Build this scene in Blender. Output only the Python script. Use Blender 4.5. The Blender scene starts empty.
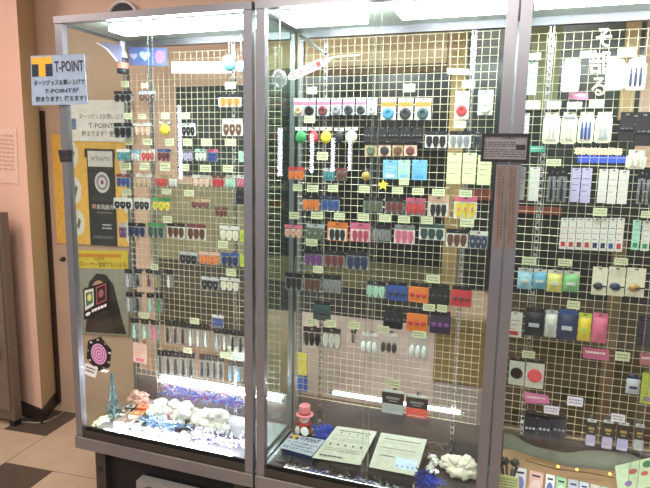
import bpy, math, random
from mathutils import Vector, Matrix
random.seed(7)
C = bpy.context.scene.collection
SC = bpy.context.scene
ZF = 0.27                                   # height of the case base above the floor

# ------------------------------------------------------------------ camera, world, lights, exposure
CAM = Vector((0.9577, -1.9332, 1.3527 + ZF)); FPX = 563.14
YAW, PITCH, ROLL = -0.32981, 0.15472, 0.01795
F = Vector((math.sin(YAW)*math.cos(PITCH), math.cos(YAW)*math.cos(PITCH), -math.sin(PITCH)))
R0 = Vector((math.cos(YAW), -math.sin(YAW), 0)); U0 = R0.cross(F)
R = R0*math.cos(ROLL) + U0*math.sin(ROLL); U = -R0*math.sin(ROLL) + U0*math.cos(ROLL)
cd = bpy.data.cameras.new('camera'); cam = bpy.data.objects.new('camera', cd); C.objects.link(cam)
cd.sensor_width = 36; cd.lens = FPX*36/650; cd.clip_start = 0.02
cam.matrix_world = Matrix(((R.x, U.x, -F.x, CAM.x), (R.y, U.y, -F.y, CAM.y), (R.z, U.z, -F.z, CAM.z), (0, 0, 0, 1)))
SC.camera = cam
SC.view_settings.view_transform = 'Standard'; SC.view_settings.look = 'None'
SC.view_settings.gamma = 1; SC.view_settings.use_curve_mapping = False
SC.view_settings.exposure = 0.5
SC.cycles.transparent_max_bounces = 24
w = bpy.data.worlds.new('world'); SC.world = w; w.use_nodes = True
w.node_tree.nodes['Background'].inputs[0].default_value = (0.80, 0.78, 0.76, 1)
w.node_tree.nodes['Background'].inputs[1].default_value = 0.32
def area(name, loc, rot, sx, sy, power, col):
    l = bpy.data.lights.new(name, 'AREA'); l.shape = 'RECTANGLE'; l.size = sx; l.size_y = sy; l.energy = power; l.color = col
    o = bpy.data.objects.new(name, l); C.objects.link(o); o.location = loc; o.rotation_euler = rot
    return o
area('shop_ceiling_light', (0.3, -2.3, 2.85), (math.radians(12), 0, 0), 2.4, 0.6, 74, (1, .95, .88))
area('aisle_ceiling_light', (-2.2, -1.0, 2.85), (0, math.radians(-10), 0), 0.6, 1.2, 32, (1, .80, .70))
CASE_LAMP = 34.0; TUBE = 14.0; STRIP = 16.0

# ------------------------------------------------------------------ pixels to points on a plane
def ray(u, v): return F + R*((u-325)/FPX) - U*((v-244)/FPX)
def at(u, v, Y):                             # point of the vertical plane y = Y
    d = ray(u, v); return CAM + d*((Y-CAM.y)/d.y)
def atz(u, v, z):                            # point of the level plane z (above the floor)
    d = ray(u, v); return CAM + d*((z-CAM.z)/d.z)

# ------------------------------------------------------------------ materials
def lin(h):
    v = [int(h[i:i+2], 16)/255 for i in (0, 2, 4)]
    return tuple(((c+.055)/1.055)**2.4 if c > .04045 else c/12.92 for c in v)
_m = {}
def mat(h, rough=.5, metal=0, var=.08, scale=40, bump=0):
    k = (h, rough, metal, var, scale, bump)
    if k in _m: return _m[k]
    m = bpy.data.materials.new('mat_'+h); m.use_nodes = True; nt = m.node_tree; b = nt.nodes['Principled BSDF']
    c = lin(h)
    n = nt.nodes.new('ShaderNodeTexNoise'); n.inputs['Scale'].default_value = scale
    tc = nt.nodes.new('ShaderNodeTexCoord'); nt.links.new(tc.outputs['Object'], n.inputs['Vector'])
    r = nt.nodes.new('ShaderNodeValToRGB'); r.color_ramp.elements[0].position = .3; r.color_ramp.elements[1].position = .7
    r.color_ramp.elements[0].color = (*[x*(1-var) for x in c], 1); r.color_ramp.elements[1].color = (*[min(1, x*(1+var)) for x in c], 1)
    nt.links.new(n.outputs['Fac'], r.inputs['Fac']); nt.links.new(r.outputs['Color'], b.inputs['Base Color'])
    b.inputs['Roughness'].default_value = rough; b.inputs['Metallic'].default_value = metal
    if bump:
        bp = nt.nodes.new('ShaderNodeBump'); bp.inputs['Strength'].default_value = bump; bp.inputs['Distance'].default_value = .01
        nt.links.new(n.outputs['Fac'], bp.inputs['Height']); nt.links.new(bp.outputs['Normal'], b.inputs['Normal'])
    _m[k] = m; return m
def emis(h, s):
    k = ('e', h, s)
    if k in _m: return _m[k]
    m = bpy.data.materials.new('glow_'+h); m.use_nodes = True; nt = m.node_tree; nt.nodes.clear()
    e = nt.nodes.new('ShaderNodeEmission'); o = nt.nodes.new('ShaderNodeOutputMaterial')
    e.inputs[0].default_value = (*lin(h), 1); e.inputs[1].default_value = s
    nt.links.new(e.outputs[0], o.inputs[0]); _m[k] = m; return m
def film(name, h, gloss=1.0, rough=0.0, body=0.0, bodycol='ffffff', ior=1.45):
    """thin clear sheet: tinted see-through, mirror reflection by Fresnel, optional milky body"""
    m = bpy.data.materials.new(name); m.use_nodes = True; nt = m.node_tree; nt.nodes.clear()
    t = nt.nodes.new('ShaderNodeBsdfTransparent'); t.inputs[0].default_value = (*lin(h), 1)
    g = nt.nodes.new('ShaderNodeBsdfGlossy'); g.inputs['Roughness'].default_value = rough; g.inputs[0].default_value = (1, 1, 1, 1)
    fr = nt.nodes.new('ShaderNodeLayerWeight'); pw = nt.nodes.new('ShaderNodeMath'); pw.operation = 'POWER'; pw.inputs[1].default_value = 5
    nt.links.new(fr.outputs['Facing'], pw.inputs[0])
    mu = nt.nodes.new('ShaderNodeMath'); mu.operation = 'MULTIPLY_ADD'; mu.inputs[1].default_value = .8*gloss; mu.inputs[2].default_value = .04*gloss
    nt.links.new(pw.outputs[0], mu.inputs[0])
    src = t.outputs[0]
    if body:
        d = nt.nodes.new('ShaderNodeBsdfDiffuse'); d.inputs[0].default_value = (*lin(bodycol), 1)
        mb = nt.nodes.new('ShaderNodeMixShader'); mb.inputs[0].default_value = body
        nt.links.new(t.outputs[0], mb.inputs[1]); nt.links.new(d.outputs[0], mb.inputs[2]); src = mb.outputs[0]
    mx = nt.nodes.new('ShaderNodeMixShader'); o = nt.nodes.new('ShaderNodeOutputMaterial')
    nt.links.new(mu.outputs[0], mx.inputs[0]); nt.links.new(src, mx.inputs[1]); nt.links.new(g.outputs[0], mx.inputs[2])
    nt.links.new(mx.outputs[0], o.inputs[0]); return m
GLASS = film('clear_glass', 'fafdfb', .75)
SIDEGLASS = film('side_glass', 'f4f9f6', .4, .03)
CLEAR = film('clear_plastic', 'f4f6f6', 2.0, .12, .12, 'e8ecec')
SMOKE = film('smoky_plastic', '9a9a9e', 1.0, .1, .35, '6c6a6c')
ALU = mat('8e8d93', .36, .7, .05, 12)
ALU_D = mat('4c4744', .4, .6, .05, 12)
WIRE = mat('d6d0b2', .35, .2, .03)
CHROME = mat('c9c9cc', .25, .9, .03)
BLACK = mat('17171a', .4)

# ------------------------------------------------------------------ mesh builder
class MB:
    def __init__(s): s.v = []; s.f = []; s.m = []; s.mats = []
    def mi(s, m):
        if m not in s.mats: s.mats.append(m)
        return s.mats.index(m)
    def add(s, vs, fs, m):
        n = len(s.v); i = s.mi(m); s.v += [tuple(p) for p in vs]
        for f in fs: s.f.append(tuple(n+k for k in f)); s.m.append(i)
        return s
    def box(s, x0, y0, z0, x1, y1, z1, m, M=None):
        vs = [Vector((x, y, z)) for x in (x0, x1) for y in (y0, y1) for z in (z0, z1)]
        if M: vs = [M @ p for p in vs]
        return s.add(vs, [(0, 1, 3, 2), (4, 6, 7, 5), (0, 4, 5, 1), (2, 3, 7, 6), (0, 2, 6, 4), (1, 5, 7, 3)], m)
    def prism(s, poly, y0, y1, m):           # polygon in x,z pushed along y
        n = len(poly); vs = [(x, y0, z) for x, z in poly] + [(x, y1, z) for x, z in poly]
        fs = [tuple(range(n)), tuple(range(2*n-1, n-1, -1))] + [(i, i+n, (i+1) % n+n, (i+1) % n) for i in range(n)]
        return s.add(vs, fs, m)
    def plate(s, poly, z0, z1, m):           # polygon in x,y pushed up z
        n = len(poly); vs = [(x, y, z0) for x, y in poly] + [(x, y, z1) for x, y in poly]
        fs = [tuple(range(n-1, -1, -1)), tuple(range(n, 2*n))] + [(i, (i+1) % n, (i+1) % n+n, i+n) for i in range(n)]
        return s.add(vs, fs, m)
    def tube(s, pts, r, m, n=6, closed=False):
        pts = [Vector(p) for p in pts]; rs = r if isinstance(r, (list, tuple)) else [r]*len(pts); vs = []
        for i, p in enumerate(pts):
            a = pts[i-1] if i > 0 else (pts[-1] if closed else p); b = pts[i+1] if i < len(pts)-1 else (pts[0] if closed else p)
            t = (b-a).normalized(); h = Vector((0, 0, 1)) if abs(t.z) < .9 else Vector((1, 0, 0))
            e = t.cross(h).normalized(); g = t.cross(e)
            vs += [p + (e*math.cos(k*2*math.pi/n) + g*math.sin(k*2*math.pi/n))*rs[i] for k in range(n)]
        L = len(pts); fs = []
        for i in range(L if closed else L-1):
            j = (i+1) % L
            fs += [(i*n+k, i*n+(k+1) % n, j*n+(k+1) % n, j*n+k) for k in range(n)]
        if not closed: fs += [tuple(range(n-1, -1, -1)), tuple((L-1)*n+k for k in range(n))]
        return s.add(vs, fs, m)
    def lathe(s, prof, m, c=(0, 0, 0), n=16, axis='z'):   # profile of (radius, height)
        vs = []
        for r, h in prof:
            for k in range(n):
                a = 2*math.pi*k/n; x, y = r*math.cos(a), r*math.sin(a)
                p = (x, y, h) if axis == 'z' else (x, -h, y)
                vs.append((c[0]+p[0], c[1]+p[1], c[2]+p[2]))
        L = len(prof); fs = [(i*n+k, i*n+(k+1) % n, (i+1)*n+(k+1) % n, (i+1)*n+k) for i in range(L-1) for k in range(n)]
        fs += [tuple(range(n-1, -1, -1)), tuple((L-1)*n+k for k in range(n))]
        return s.add(vs, fs, m)
    def blob(s, c, rx, ry, rz, m, n=12, jit=.12, seed=0):
        rnd = random.Random(seed); vs = []; fs = []
        ph = [rnd.random()*6.3 for _ in range(6)]
        for i in range(n//2+1):
            a = math.pi*i/(n//2)
            for k in range(n):
                b = 2*math.pi*k/n
                q = 1 + jit*(math.sin(3*b+ph[0]+2*a)+math.sin(5*a+ph[1])+.6*math.sin(7*b+ph[2]))*math.sin(a)/2
                vs.append((c[0]+rx*q*math.sin(a)*math.cos(b), c[1]+ry*q*math.sin(a)*math.sin(b), c[2]+rz*q*math.cos(a)))
        for i in range(n//2):
            for k in range(n): fs.append((i*n+k, (i+1)*n+k, (i+1)*n+(k+1) % n, i*n+(k+1) % n))
        return s.add(vs, fs, m)
    def build(s, name, parent=None, loc=None, rz=0, smooth=False):
        me = bpy.data.meshes.new(name); me.from_pydata(s.v, [], s.f)
        for m in s.mats: me.materials.append(m)
        me.polygons.foreach_set('material_index', s.m)
        if smooth: me.polygons.foreach_set('use_smooth', [True]*len(s.m))
        me.update(); o = bpy.data.objects.new(name, me); C.objects.link(o)
        if parent: o.parent = parent
        if loc is not None: o.location = loc
        if rz: o.rotation_euler = (0, 0, rz)
        return o
def empty(name, loc=(0, 0, 0), rz=0):
    o = bpy.data.objects.new(name, None); o.empty_display_size = .02; C.objects.link(o); o.location = loc; o.rotation_euler = (0, 0, rz); return o
def tag(o, label, cat, group=None, kind=None):
    o['label'] = label; o['category'] = cat
    if group: o['group'] = group
    if kind: o['kind'] = kind
    return o
def struct(o): o['kind'] = 'structure'; return o

# ------------------------------------------------------------------ text as mesh data, normalised to a unit box
_t = {}
def textdata(txt, bold=False):
    if (txt, bold) in _t: return _t[txt, bold]
    cu = bpy.data.curves.new('t', 'FONT'); cu.body = txt; cu.size = 1; cu.align_x = 'LEFT'; cu.resolution_u = 2
    if bold: cu.offset = .02
    o = bpy.data.objects.new('t', cu); C.objects.link(o)
    dg = bpy.context.evaluated_depsgraph_get(); me = bpy.data.meshes.new_from_object(o.evaluated_get(dg))
    vs = [v.co.copy() for v in me.vertices]; fs = [tuple(p.vertices) for p in me.polygons]
    bpy.data.objects.remove(o); bpy.data.curves.remove(cu); bpy.data.meshes.remove(me)
    if not vs: _t[txt, bold] = ([], []); return _t[txt, bold]
    x0, x1 = min(v.x for v in vs), max(v.x for v in vs); y0, y1 = min(v.y for v in vs), max(v.y for v in vs)
    _t[txt, bold] = ([((v.x-x0)/(x1-x0), (v.y-y0)/(y1-y0)) for v in vs], fs); return _t[txt, bold]
class Sheet:
    """a printed sheet: four corners TL TR BR BL, real thickness, print laid on it in sheet coordinates (s right, t down)"""
    def __init__(s, TL, TR, BR, BL, base, thick=.002):
        s.c = [Vector(p) for p in (TL, TR, BR, BL)]; s.n = (s.c[1]-s.c[0]).cross(s.c[3]-s.c[0]).normalized()
        if s.n.dot(CAM-s.c[0]) < 0: s.n = -s.n
        s.mb = MB(); s.lay = 0
        f = s.c; b = [p-s.n*thick for p in f]
        s.mb.add(f+b, [(0, 1, 2, 3), (7, 6, 5, 4), (0, 4, 5, 1), (1, 5, 6, 2), (2, 6, 7, 3), (3, 7, 4, 0)], base)
    def p(s, a, b, k):
        q = (s.c[0]*(1-a)+s.c[1]*a)*(1-b) + (s.c[3]*(1-a)+s.c[2]*a)*b
        return q + s.n*(.0003+.0002*k)
    def poly(s, pts, m, k=None):
        s.lay += 1 if k is None else 0; kk = s.lay if k is None else k
        s.mb.add([s.p(a, b, kk) for a, b in pts], [tuple(range(len(pts)))], m); return s
    def rect(s, a0, b0, a1, b1, m, k=None): return s.poly([(a0, b0), (a1, b0), (a1, b1), (a0, b1)], m, k)
    def disc(s, a, b, ra, rb, m, n=20): return s.poly([(a+ra*math.cos(i*2*math.pi/n), b+rb*math.sin(i*2*math.pi/n)) for i in range(n)], m)
    def text(s, txt, a0, b0, a1, b1, m, bold=False):
        vs, fs = textdata(txt, bold); s.lay += 1
        if vs: s.mb.add([s.p(a0+(a1-a0)*x, b1+(b0-b1)*y, s.lay) for x, y in vs], fs, m)
        return s
    def dashes(s, a0, b0, a1, b1, rows, m, seed=0, fill=.5, dens=9):
        r = random.Random(seed); h = (b1-b0)/rows; s.lay += 1
        for i in range(rows):
            a = a0
            while a < a1-.02:
                L = min(r.uniform(.4, 1.8)*(a1-a0)/dens, a1-a); s.rect(a, b0+h*i, a+L, b0+h*(i+fill), m, s.lay); a += L+(a1-a0)*.25/dens
        return s
    def build(s, name, parent=None): return s.mb.build(name, parent)
def sheetpx(px, Y, base, thick=.002): return Sheet(*[at(u, v, Y) for u, v in px], base, thick)

# ================================================================== SETTING
def floor():
    P = atz(46, 436, 0); a = math.radians(4.4); S, L = .295, .590; h = L-S
    ca, sa = math.cos(a), math.sin(a); light, dark, grout = mat('b39a84', .36, 0, .06, 9), mat('51443b', .36, 0, .10, 14), mat('54463a', .7)
    mb = MB().box(-3.2, -3.4, -.05, 2.6, 1.6, -.0015, grout); g = .0022
    def tile(p, q, e, m):
        c = [(p+g, q+g), (p+e-g, q+g), (p+e-g, q+e-g), (p+g, q+e-g)]
        pts = [(P.x+u*ca-v*sa, P.y+u*sa+v*ca) for u, v in c]
        if all(-3.2 < x < 2.6 and -3.4 < y < 1.6 for x, y in pts): mb.plate(pts, -.0014, 0, m)
    for i in range(-9, 10):
        for j in range(-9, 10):
            ox, oy = i*L-j*S, i*S+j*L
            tile(ox, oy-h, L, light); tile(ox, oy-h-S, S, dark)
    struct(mb.build('floor'))
floor()
WY = .78
PINK = mat('dbb29e', .7, 0, .03, 4)
TANW = mat('b9a07c', .7, 0, .03, 4)
struct(MB().box(-1.795, WY, 0, 2.6, WY+.08, 2.9, mat('cfae98', .7, 0, .03, 4)).build('wall_back'))
pil = [(-1.67, .54), (-2.7, .76), (-2.7, 1.1), (-1.80, 1.1), (-1.80, .80)]
mb = MB().plate([pil[0], pil[4], pil[3], pil[2], pil[1]], 0, 2.9, PINK); mb.mats.append(TANW)
for i, f in enumerate(mb.f):
    if len(f) == 4 and {0, 1}.issubset({k % 5 for k in f}): mb.m[i] = 1
struct(mb.build('wall_left'))
BB = mat('2a211c', .45)
struct(MB().plate([(-1.663, .528), (-1.80, .795), (-1.80, .81), (-1.674, .545), (-2.7, .765), (-2.7, .752)], 0, .09, BB).build('baseboard_left'))
struct(MB().plate([(-1.785, .758), (-1.757, .758), (-1.757, .7795), (-1.785, .7795)], .02, 1.86, mat('33231a', .5)).build('trim_1'))
struct(MB().box(-3.2, -3.4, 2.9, 2.6, 1.6, 2.95, mat('cdbfb2', .8)).build('ceiling'))
struct(MB().box(2.55, -3.4, 0, 2.6, 1.0, 2.9, mat('a89684', .8)).build('wall_right'))
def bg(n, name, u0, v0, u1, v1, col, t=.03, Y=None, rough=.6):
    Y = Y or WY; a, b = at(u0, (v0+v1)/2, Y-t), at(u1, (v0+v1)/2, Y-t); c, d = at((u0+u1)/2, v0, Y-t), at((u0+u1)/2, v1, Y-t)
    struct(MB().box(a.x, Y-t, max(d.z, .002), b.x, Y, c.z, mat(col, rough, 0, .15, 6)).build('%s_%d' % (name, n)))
# what stands behind the open wire backs: boards, ledges and dark recesses of the partition
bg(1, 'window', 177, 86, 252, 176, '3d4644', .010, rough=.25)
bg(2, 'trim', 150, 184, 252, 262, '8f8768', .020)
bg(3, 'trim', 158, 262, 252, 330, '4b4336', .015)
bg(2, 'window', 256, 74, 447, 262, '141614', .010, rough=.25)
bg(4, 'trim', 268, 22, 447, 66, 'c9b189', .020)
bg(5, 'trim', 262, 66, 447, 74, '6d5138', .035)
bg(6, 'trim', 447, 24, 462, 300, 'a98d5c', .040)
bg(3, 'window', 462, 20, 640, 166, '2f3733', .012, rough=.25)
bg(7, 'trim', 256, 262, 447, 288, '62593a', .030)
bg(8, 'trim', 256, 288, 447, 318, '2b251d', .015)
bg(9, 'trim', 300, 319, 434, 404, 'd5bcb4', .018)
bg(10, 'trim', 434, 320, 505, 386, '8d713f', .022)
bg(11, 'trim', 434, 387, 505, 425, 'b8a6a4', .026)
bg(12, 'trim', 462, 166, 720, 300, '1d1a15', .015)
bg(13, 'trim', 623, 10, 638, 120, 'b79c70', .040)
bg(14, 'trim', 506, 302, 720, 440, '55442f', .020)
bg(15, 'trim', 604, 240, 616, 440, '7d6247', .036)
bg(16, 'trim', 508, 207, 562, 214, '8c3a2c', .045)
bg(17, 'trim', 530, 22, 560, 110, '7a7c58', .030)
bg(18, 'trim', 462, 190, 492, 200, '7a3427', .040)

# ================================================================== POSTERS ON THE WALL AND THE FAR LEFT
P1 = WY-.012
inkd = mat('232227', .5)
s = sheetpx([(51, 134), (130, 136), (134, 247), (57, 243)], P1, mat('f0bb5c', .35))
white = mat('e9e2da', .4)
for a, b in ((.27, .18), (.29, .50), (.31, .80), (.93, .24), (.95, .58), (.97, .86)):
    s.disc(a, b, .075, .12, white)
    s.poly([(a-.03, b+.03), (a+.005, b-.05), (a+.03, b-.02), (a, b+.06)], mat('6c6660'))
s.rect(.455, .16, .80, 1.0, mat('2c2a2d')); s.rect(.43, .12, .81, .20, mat('2c2a2d')); s.rect(.47, .14, .78, .28, mat('dcd6d4'))
s.text('artours', .51, .185, .74, .225, mat('6f6a70'))
s.disc(.64, .42, .095, .095, mat('d8d0d4')); s.disc(.64, .42, .07, .07, mat('8a7a80')); s.disc(.64, .42, .05, .05, mat('d8d0d4')); s.disc(.64, .42, .02, .02, mat('8a4a50'))
s.rect(.50, .62, .55, .66, mat('c08070')); s.text('家具施光', .56, .62, .77, .665, white); s.dashes(.56, .69, .75, .71, 1, mat('8a8888'), 3)
s.dashes(.62, .80, .74, .86, 2, mat('bbbbbb'), 5); s.text('SUPER DARTS', .50, .91, .76, .935, mat('9a9898'))
tag(s.build('poster'), 'yellow poster with a tall black dart machine, on wall behind left case', 'poster')
s = sheetpx([(67, 100), (131, 100), (133, 142), (69, 141)], P1-.006, mat('f2eaea', .25))
s.text('ダーツグッズお買い上げで', .18, .33, .93, .46, inkd).text('T-POINTが', .33, .53, .82, .68, inkd).text('貯まります！使えます！', .22, .74, .95, .88, inkd)
s.rect(.06, .45, .13, .72, mat('5a78a8'))
tag(s.build('poster'), 'white paper poster printed T-POINT, above the yellow poster behind left case', 'poster')
s = sheetpx([(75, 250), (128, 251), (129, 336), (80, 333)], P1-.004, mat('a09c92', .35))
s.rect(0, 0, 1, .21, mat('e2c43a')); s.rect(.06, .04, .88, .08, mat('d88a2c')); s.text('NEW', .38, .08, .55, .12, inkd); s.text('プレーヤー登録でもらえる', .06, .13, .96, .19, inkd)
hair = mat('2b2220'); skin = mat('c99f80')
s.poly([(.12, .98), (.20, .62), (.24, .38), (.40, .27), (.58, .28), (.72, .40), (.82, .68), (.95, .98)], hair)
s.disc(.44, .50, .16, .15, skin); s.poly([(.28, .98), (.36, .64), (.54, .64), (.66, .80), (.70, .98)], mat('3c3030'))
tag(s.build('poster'), 'yellow banner poster of a long haired person on wall, lowest behind left case', 'poster')
# paper notice on the pillar face
a = Vector((-1.67, .54, 0)); d = Vector((-1.03, .22, 0)).normalized(); nrm = Vector((-.22, -1.03, 0)).normalized()
def pillar(u, v):
    r = ray(u, v); t = (a-CAM).dot(nrm)/r.dot(nrm); return CAM+r*t+nrm*.004
s = Sheet(pillar(-12, 126), pillar(17, 129), pillar(19, 184), pillar(-12, 182), mat('dcb8a4', .6)); s.dashes(.1, .12, .9, .8, 9, mat('c09a88'), 2)
tag(s.build('paper_notice'), 'pale pink paper notice taped on the pillar at far left', 'notice')
# grey locker cut by the left edge
q = at(1, 213, .44); zt = q.z
lk = empty('locker', (at(14, 405, .44).x-.22, .44, 0)); tag(lk, 'brown grey metal locker at the left edge in front of the pillar', 'locker')
LM = mat('6e5d50', .5, .2)
MB().box(-.5, 0, .04, .22, .05, zt, LM).build('body', lk)
MB().box(-.48, -.012, .10, .20, -.0005, zt-.03, mat('776558', .45, .2)).build('door', lk)
MB().box(.10, -.035, .42, .155, -.0125, .50, BLACK).build('handle', lk)
for x in (-.4, .17): MB().box(x, .005, 0, x+.04, .05, .0395, BLACK).build('foot', lk)
# round dark disc above left case
c = at(124, 21, WY-.02); dk = empty('wall_speaker', c); tag(dk, 'round black disc with white rim on the wall above left case', 'speaker')
MB().lathe([(.104, 0), (.104, .018), (.094, .022), (.090, .015), (.090, 0)], mat('d9d3d6'), n=40, axis='y').build('rim', dk)
MB().lathe([(.0895, .004), (.086, .016), (.05, .024), (.01, .026)], mat('2a282c'), n=40, axis='y').build('cone', dk)
# thin cable and small wall knob beside the post
MB().lathe([(.014, 0), (.014, .012), (.006, .03)], inkd, c=tuple(at(64, 259, WY)), axis='y').build('wall_stopper')
tag(bpy.data.objects['wall_stopper'], 'small black round stopper on the tan wall left of left case', 'stopper')
pts = [atz(u, v, .004) for u, v in ((14, 420), (24, 422), (36, 423), (48, 421), (58, 416), (66, 411))]
tag(MB().tube(pts, .004, mat('8d8478')).build('floor_cable'), 'thin grey cable along the floor at the pillar foot', 'cable')

# ================================================================== DISPLAY CASES
DEP = .44; H = 1.9; W_ = .9
def case(x0, label, boxes, fulltube, standards, deckcol):
    root = empty('display_case', (x0, 0, ZF)); tag(root, label, 'display case')
    e = .035
    def P(name, mb, par=root, **k): return mb.build(name, par, **k)
    P('base_frame', MB().box(-.004, -.006, 0, W_+.004, .024, .058, ALU).box(-.004, .024, 0, .02, DEP, .058, ALU).box(W_-.02, .024, 0, W_+.004, DEP, .058, ALU).box(.02, DEP-.02, 0, W_-.02, DEP, .058, ALU)
      .box(0, -.0075, .055, W_, -.006, .0595, CHROME))
    P('door_track', MB().box(e, .002, .058, W_-e, .010, .066, ALU_D).box(e, .026, .058, W_-e, .031, .098, ALU_D).box(e, -.001, .0585, W_-e, .0015, .094, ALU_D))
    for x in (0, W_-e): P('front_post', MB().box(x, 0, .0585, x+e, .03, H-.028, ALU))
    for x in (0, W_-.022): P('rear_post', MB().box(x, DEP-.022, .0585, x+.022, DEP, H-.028, ALU))
    P('top_frame', MB().box(-.002, -.004, H-.0275, W_+.002, .028, H, ALU).box(-.002, .0285, H-.0275, .02, DEP, H, ALU).box(W_-.02, .0285, H-.0275, W_+.002, DEP, H, ALU).box(.0205, DEP-.03, H-.05, W_-.0205, DEP, H, ALU))
    P('top_panel', MB().box(.0205, .0285, H-.02, W_-.0205, DEP-.0305, H-.006, mat('a9b3a8', .35)))
    P('deck_panel', MB().box(.0205, .032, .055, W_-.0205, DEP-.0225, .072, mat(deckcol, .4)))
    P('back_board', MB().box(.023, DEP-.012, .073, W_-.023, DEP-.002, .225, mat('746c6a', .3)))
    for x in (.008, W_-.014): P('side_glass', MB().box(x, .031, .06, x+.005, DEP-.023, H-.03, SIDEGLASS))
    mid = W_*.5
    P('glass_door', MB().box(e+.001, .012, .068, mid+.012, .0165, H-.0285, GLASS).box(mid+.012, .012, .068, mid+.0135, .0165, H-.0285, CLEAR))
    P('glass_door', MB().box(mid-.012, .019, .068, W_-e-.001, .0235, H-.0285, GLASS).box(mid-.0135, .019, .068, mid-.012, .0235, H-.0285, CLEAR))
    P('door_lock', MB().box(mid-.008, .0025, .0665, mid+.016, .0115, .088, ALU_D))
    for a_, b_, ya, yb in boxes:
        lb = P('lamp_housing', MB().box(a_, ya, H-.034, b_, yb, H-.0205, mat('d8dcd8')))
        P('lamp_diffuser', MB().box(a_+.004, ya+.003, H-.060, b_-.004, yb-.003, H-.0345, emis('f4fbff', CASE_LAMP)), lb)
    for x in standards:
        st = MB().box(x-.009, DEP-.0215, .074, x-.004, DEP-.0130, H-.052, CHROME).box(x+.004, DEP-.0215, .074, x+.009, DEP-.0130, H-.052, CHROME)
        z = .09
        while z < H-.08: st.box(x-.0038, DEP-.0205, z, x+.0038, DEP-.0140, z+.014, CHROME); z += .026
        P('slotted_rail', st)
    return root
case(-.9, 'left aluminium and glass display case, full of dart flights', [(.235, .865, .035, .15)], 1, [.152, .60], '98969c')
case(.0167, 'middle aluminium and glass display case beside the left one', [(.08, .375, .035, .18), (.50, .865, .035, .16)], 0, [.125, .735], '3c3a3e')
case(.924, 'right aluminium and glass display case, cut by the right edge', [(.037, .865, .035, .13)], 0, [.11, .70], '8f8078')
# low tubes along the backs
def tubelamp(x0, x1, y, z, r, s, label, col='f2f4ff'):
    t = empty('fluorescent_tube', ((x0+x1)/2, y, z)); h = (x1-x0)/2
    tag(t, label, 'lamp')
    MB().tube([(-h+.02, 0, 0), (h-.02, 0, 0)], r, emis(col, s), 12).build('tube', t)
    for sx in (-1, 1): MB().tube([(sx*(h-.0195), 0, 0), (sx*h, 0, 0)], r*1.15, CHROME, 12).build('end_cap', t)
q = at(205, 388, .40)
tubelamp(-.745, -.03, .402, q.z, .0055, TUBE*3.2, 'bright white tube low along the back of left case')
q = at(410, 404, .415)
tubelamp(.19, .80, .4088, q.z, .0085, TUBE*.75, 'bright white tube low along the back of middle case')
# small strips behind the front sill
tubelamp(-.80, -.10, .045, ZF+.083, .007, STRIP*5.5, 'white tube behind the front sill of left case')
tubelamp(.10, .82, .045, ZF+.083, .006, STRIP*.55, 'white tube behind the front sill of middle case')
tubelamp(1.02, 1.75, .045, ZF+.083, .006, STRIP*1.0, 'white tube behind the front sill of right case')

GY = .392                                    # wire grid plane
def grid(x0, nx, z0, nz, label):
    g = MB(); c = .03; r = .0011
    for i in range(nx+1): g.tube([(i*c, 0, -.004), (i*c, 0, nz*c+.004)], r, WIRE, 5)
    for k in range(nz+1): g.tube([(-.004, -.0028, k*c), (nx*c+.004, -.0028, k*c)], r*(1.3 if k in (0, nz) else 1), WIRE, 5)
    tag(g.build('wire_grid_panel', None, (x0, GY, z0)), label, 'wire grid')
grid(-.862, 27, ZF+.222, 53, 'cream wire grid hung at the back of left case')
grid(.006+.03, 27, ZF+.245, 53, 'cream wire grid hung at the back of middle case')
grid(.958, 27, ZF+.255, 52, 'cream wire grid hung at the back of right case')

# plinths under the cases
for x0, nm in ((-.9, 'left'), (.0167, 'middle'), (.924, 'right')):
    r = empty('case_plinth', (x0, 0, 0)); tag(r, 'dark recessed plinth under the %s display case' % nm, 'plinth')
    MB().box(.075, .05, 0, .83, .40, .262, mat('0e0d10', .6)).build('plinth_box', r)
    for x in ((.082, .80)):
        MB().box(x, .022, .03, x+.055, .0495, .262, ALU_D).build('foot_post', r)
        MB().lathe([(.02, 0), (.02, .01), (.008, .014), (.008, .0295)], BLACK, c=(x+.027, .036, 0)).build('foot', r)
    MB().box(.095, .0215, .16, .125, .0218, .185, BLACK).build('slot_plate', r)
hb = empty('floor_heater', (-.45, .02, 0)); tag(hb, 'grey box with round grille on the floor under left case', 'heater')
MB().box(-.12, -.03, 0, .30, .020, .180, mat('8a8784', .5)).build('housing', hb)
MB().lathe([(.055, 0), (.055, .006), (.045, .010), (.01, .010)], mat('3b3a3c'), c=(-.045, -.0305, .11), n=24, axis='y').build('grille', hb)


# ================================================================== GOODS ON THE HOOKS
PY = .348                                    # plane the packs hang in, in front of the grid
COL = dict(black='1c1c20', white='d8d6cc', cream='e2dcc0', orange='ee7a2c', red='cf3034', yellow='e8cf30', green='2f9a52', blue='2c4fa0', navy='27345f',
  teal='2f8f96', pink='e0648a', purple='7a3a86', maroon='7a3436', grey='85888a', silver='b9bcc4', brown='6b4430', mint='a8d8c0', lilac='b8aed4', tan='c0a27c', dark='2c2e32', sky='6cb4dc', lime='c4d23a', gold='b8923c', clear='dfe6e4', darkteal='31504e', olive='5c6a50', peach='e0b49c')
def cm(c, r=.45):                            # printed plastic: colours as muted as in the photograph
    h = COL.get(c, c); v = [int(h[i:i+2], 16) for i in (0, 2, 4)]; g = sum(v)/3
    return mat('%02x%02x%02x' % tuple(int(max(0, min(255, (g+(x-g)*.86)*.93))) for x in v), r, 0, .08, 60)
BAG = film('packet_film', 'f0f2f2', 1.2, .15, .30, 'a8acac')
BND = {'left': (-.885, -.02), 'middle': (.036, .895), 'right': (.94, 1.8)}
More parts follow.
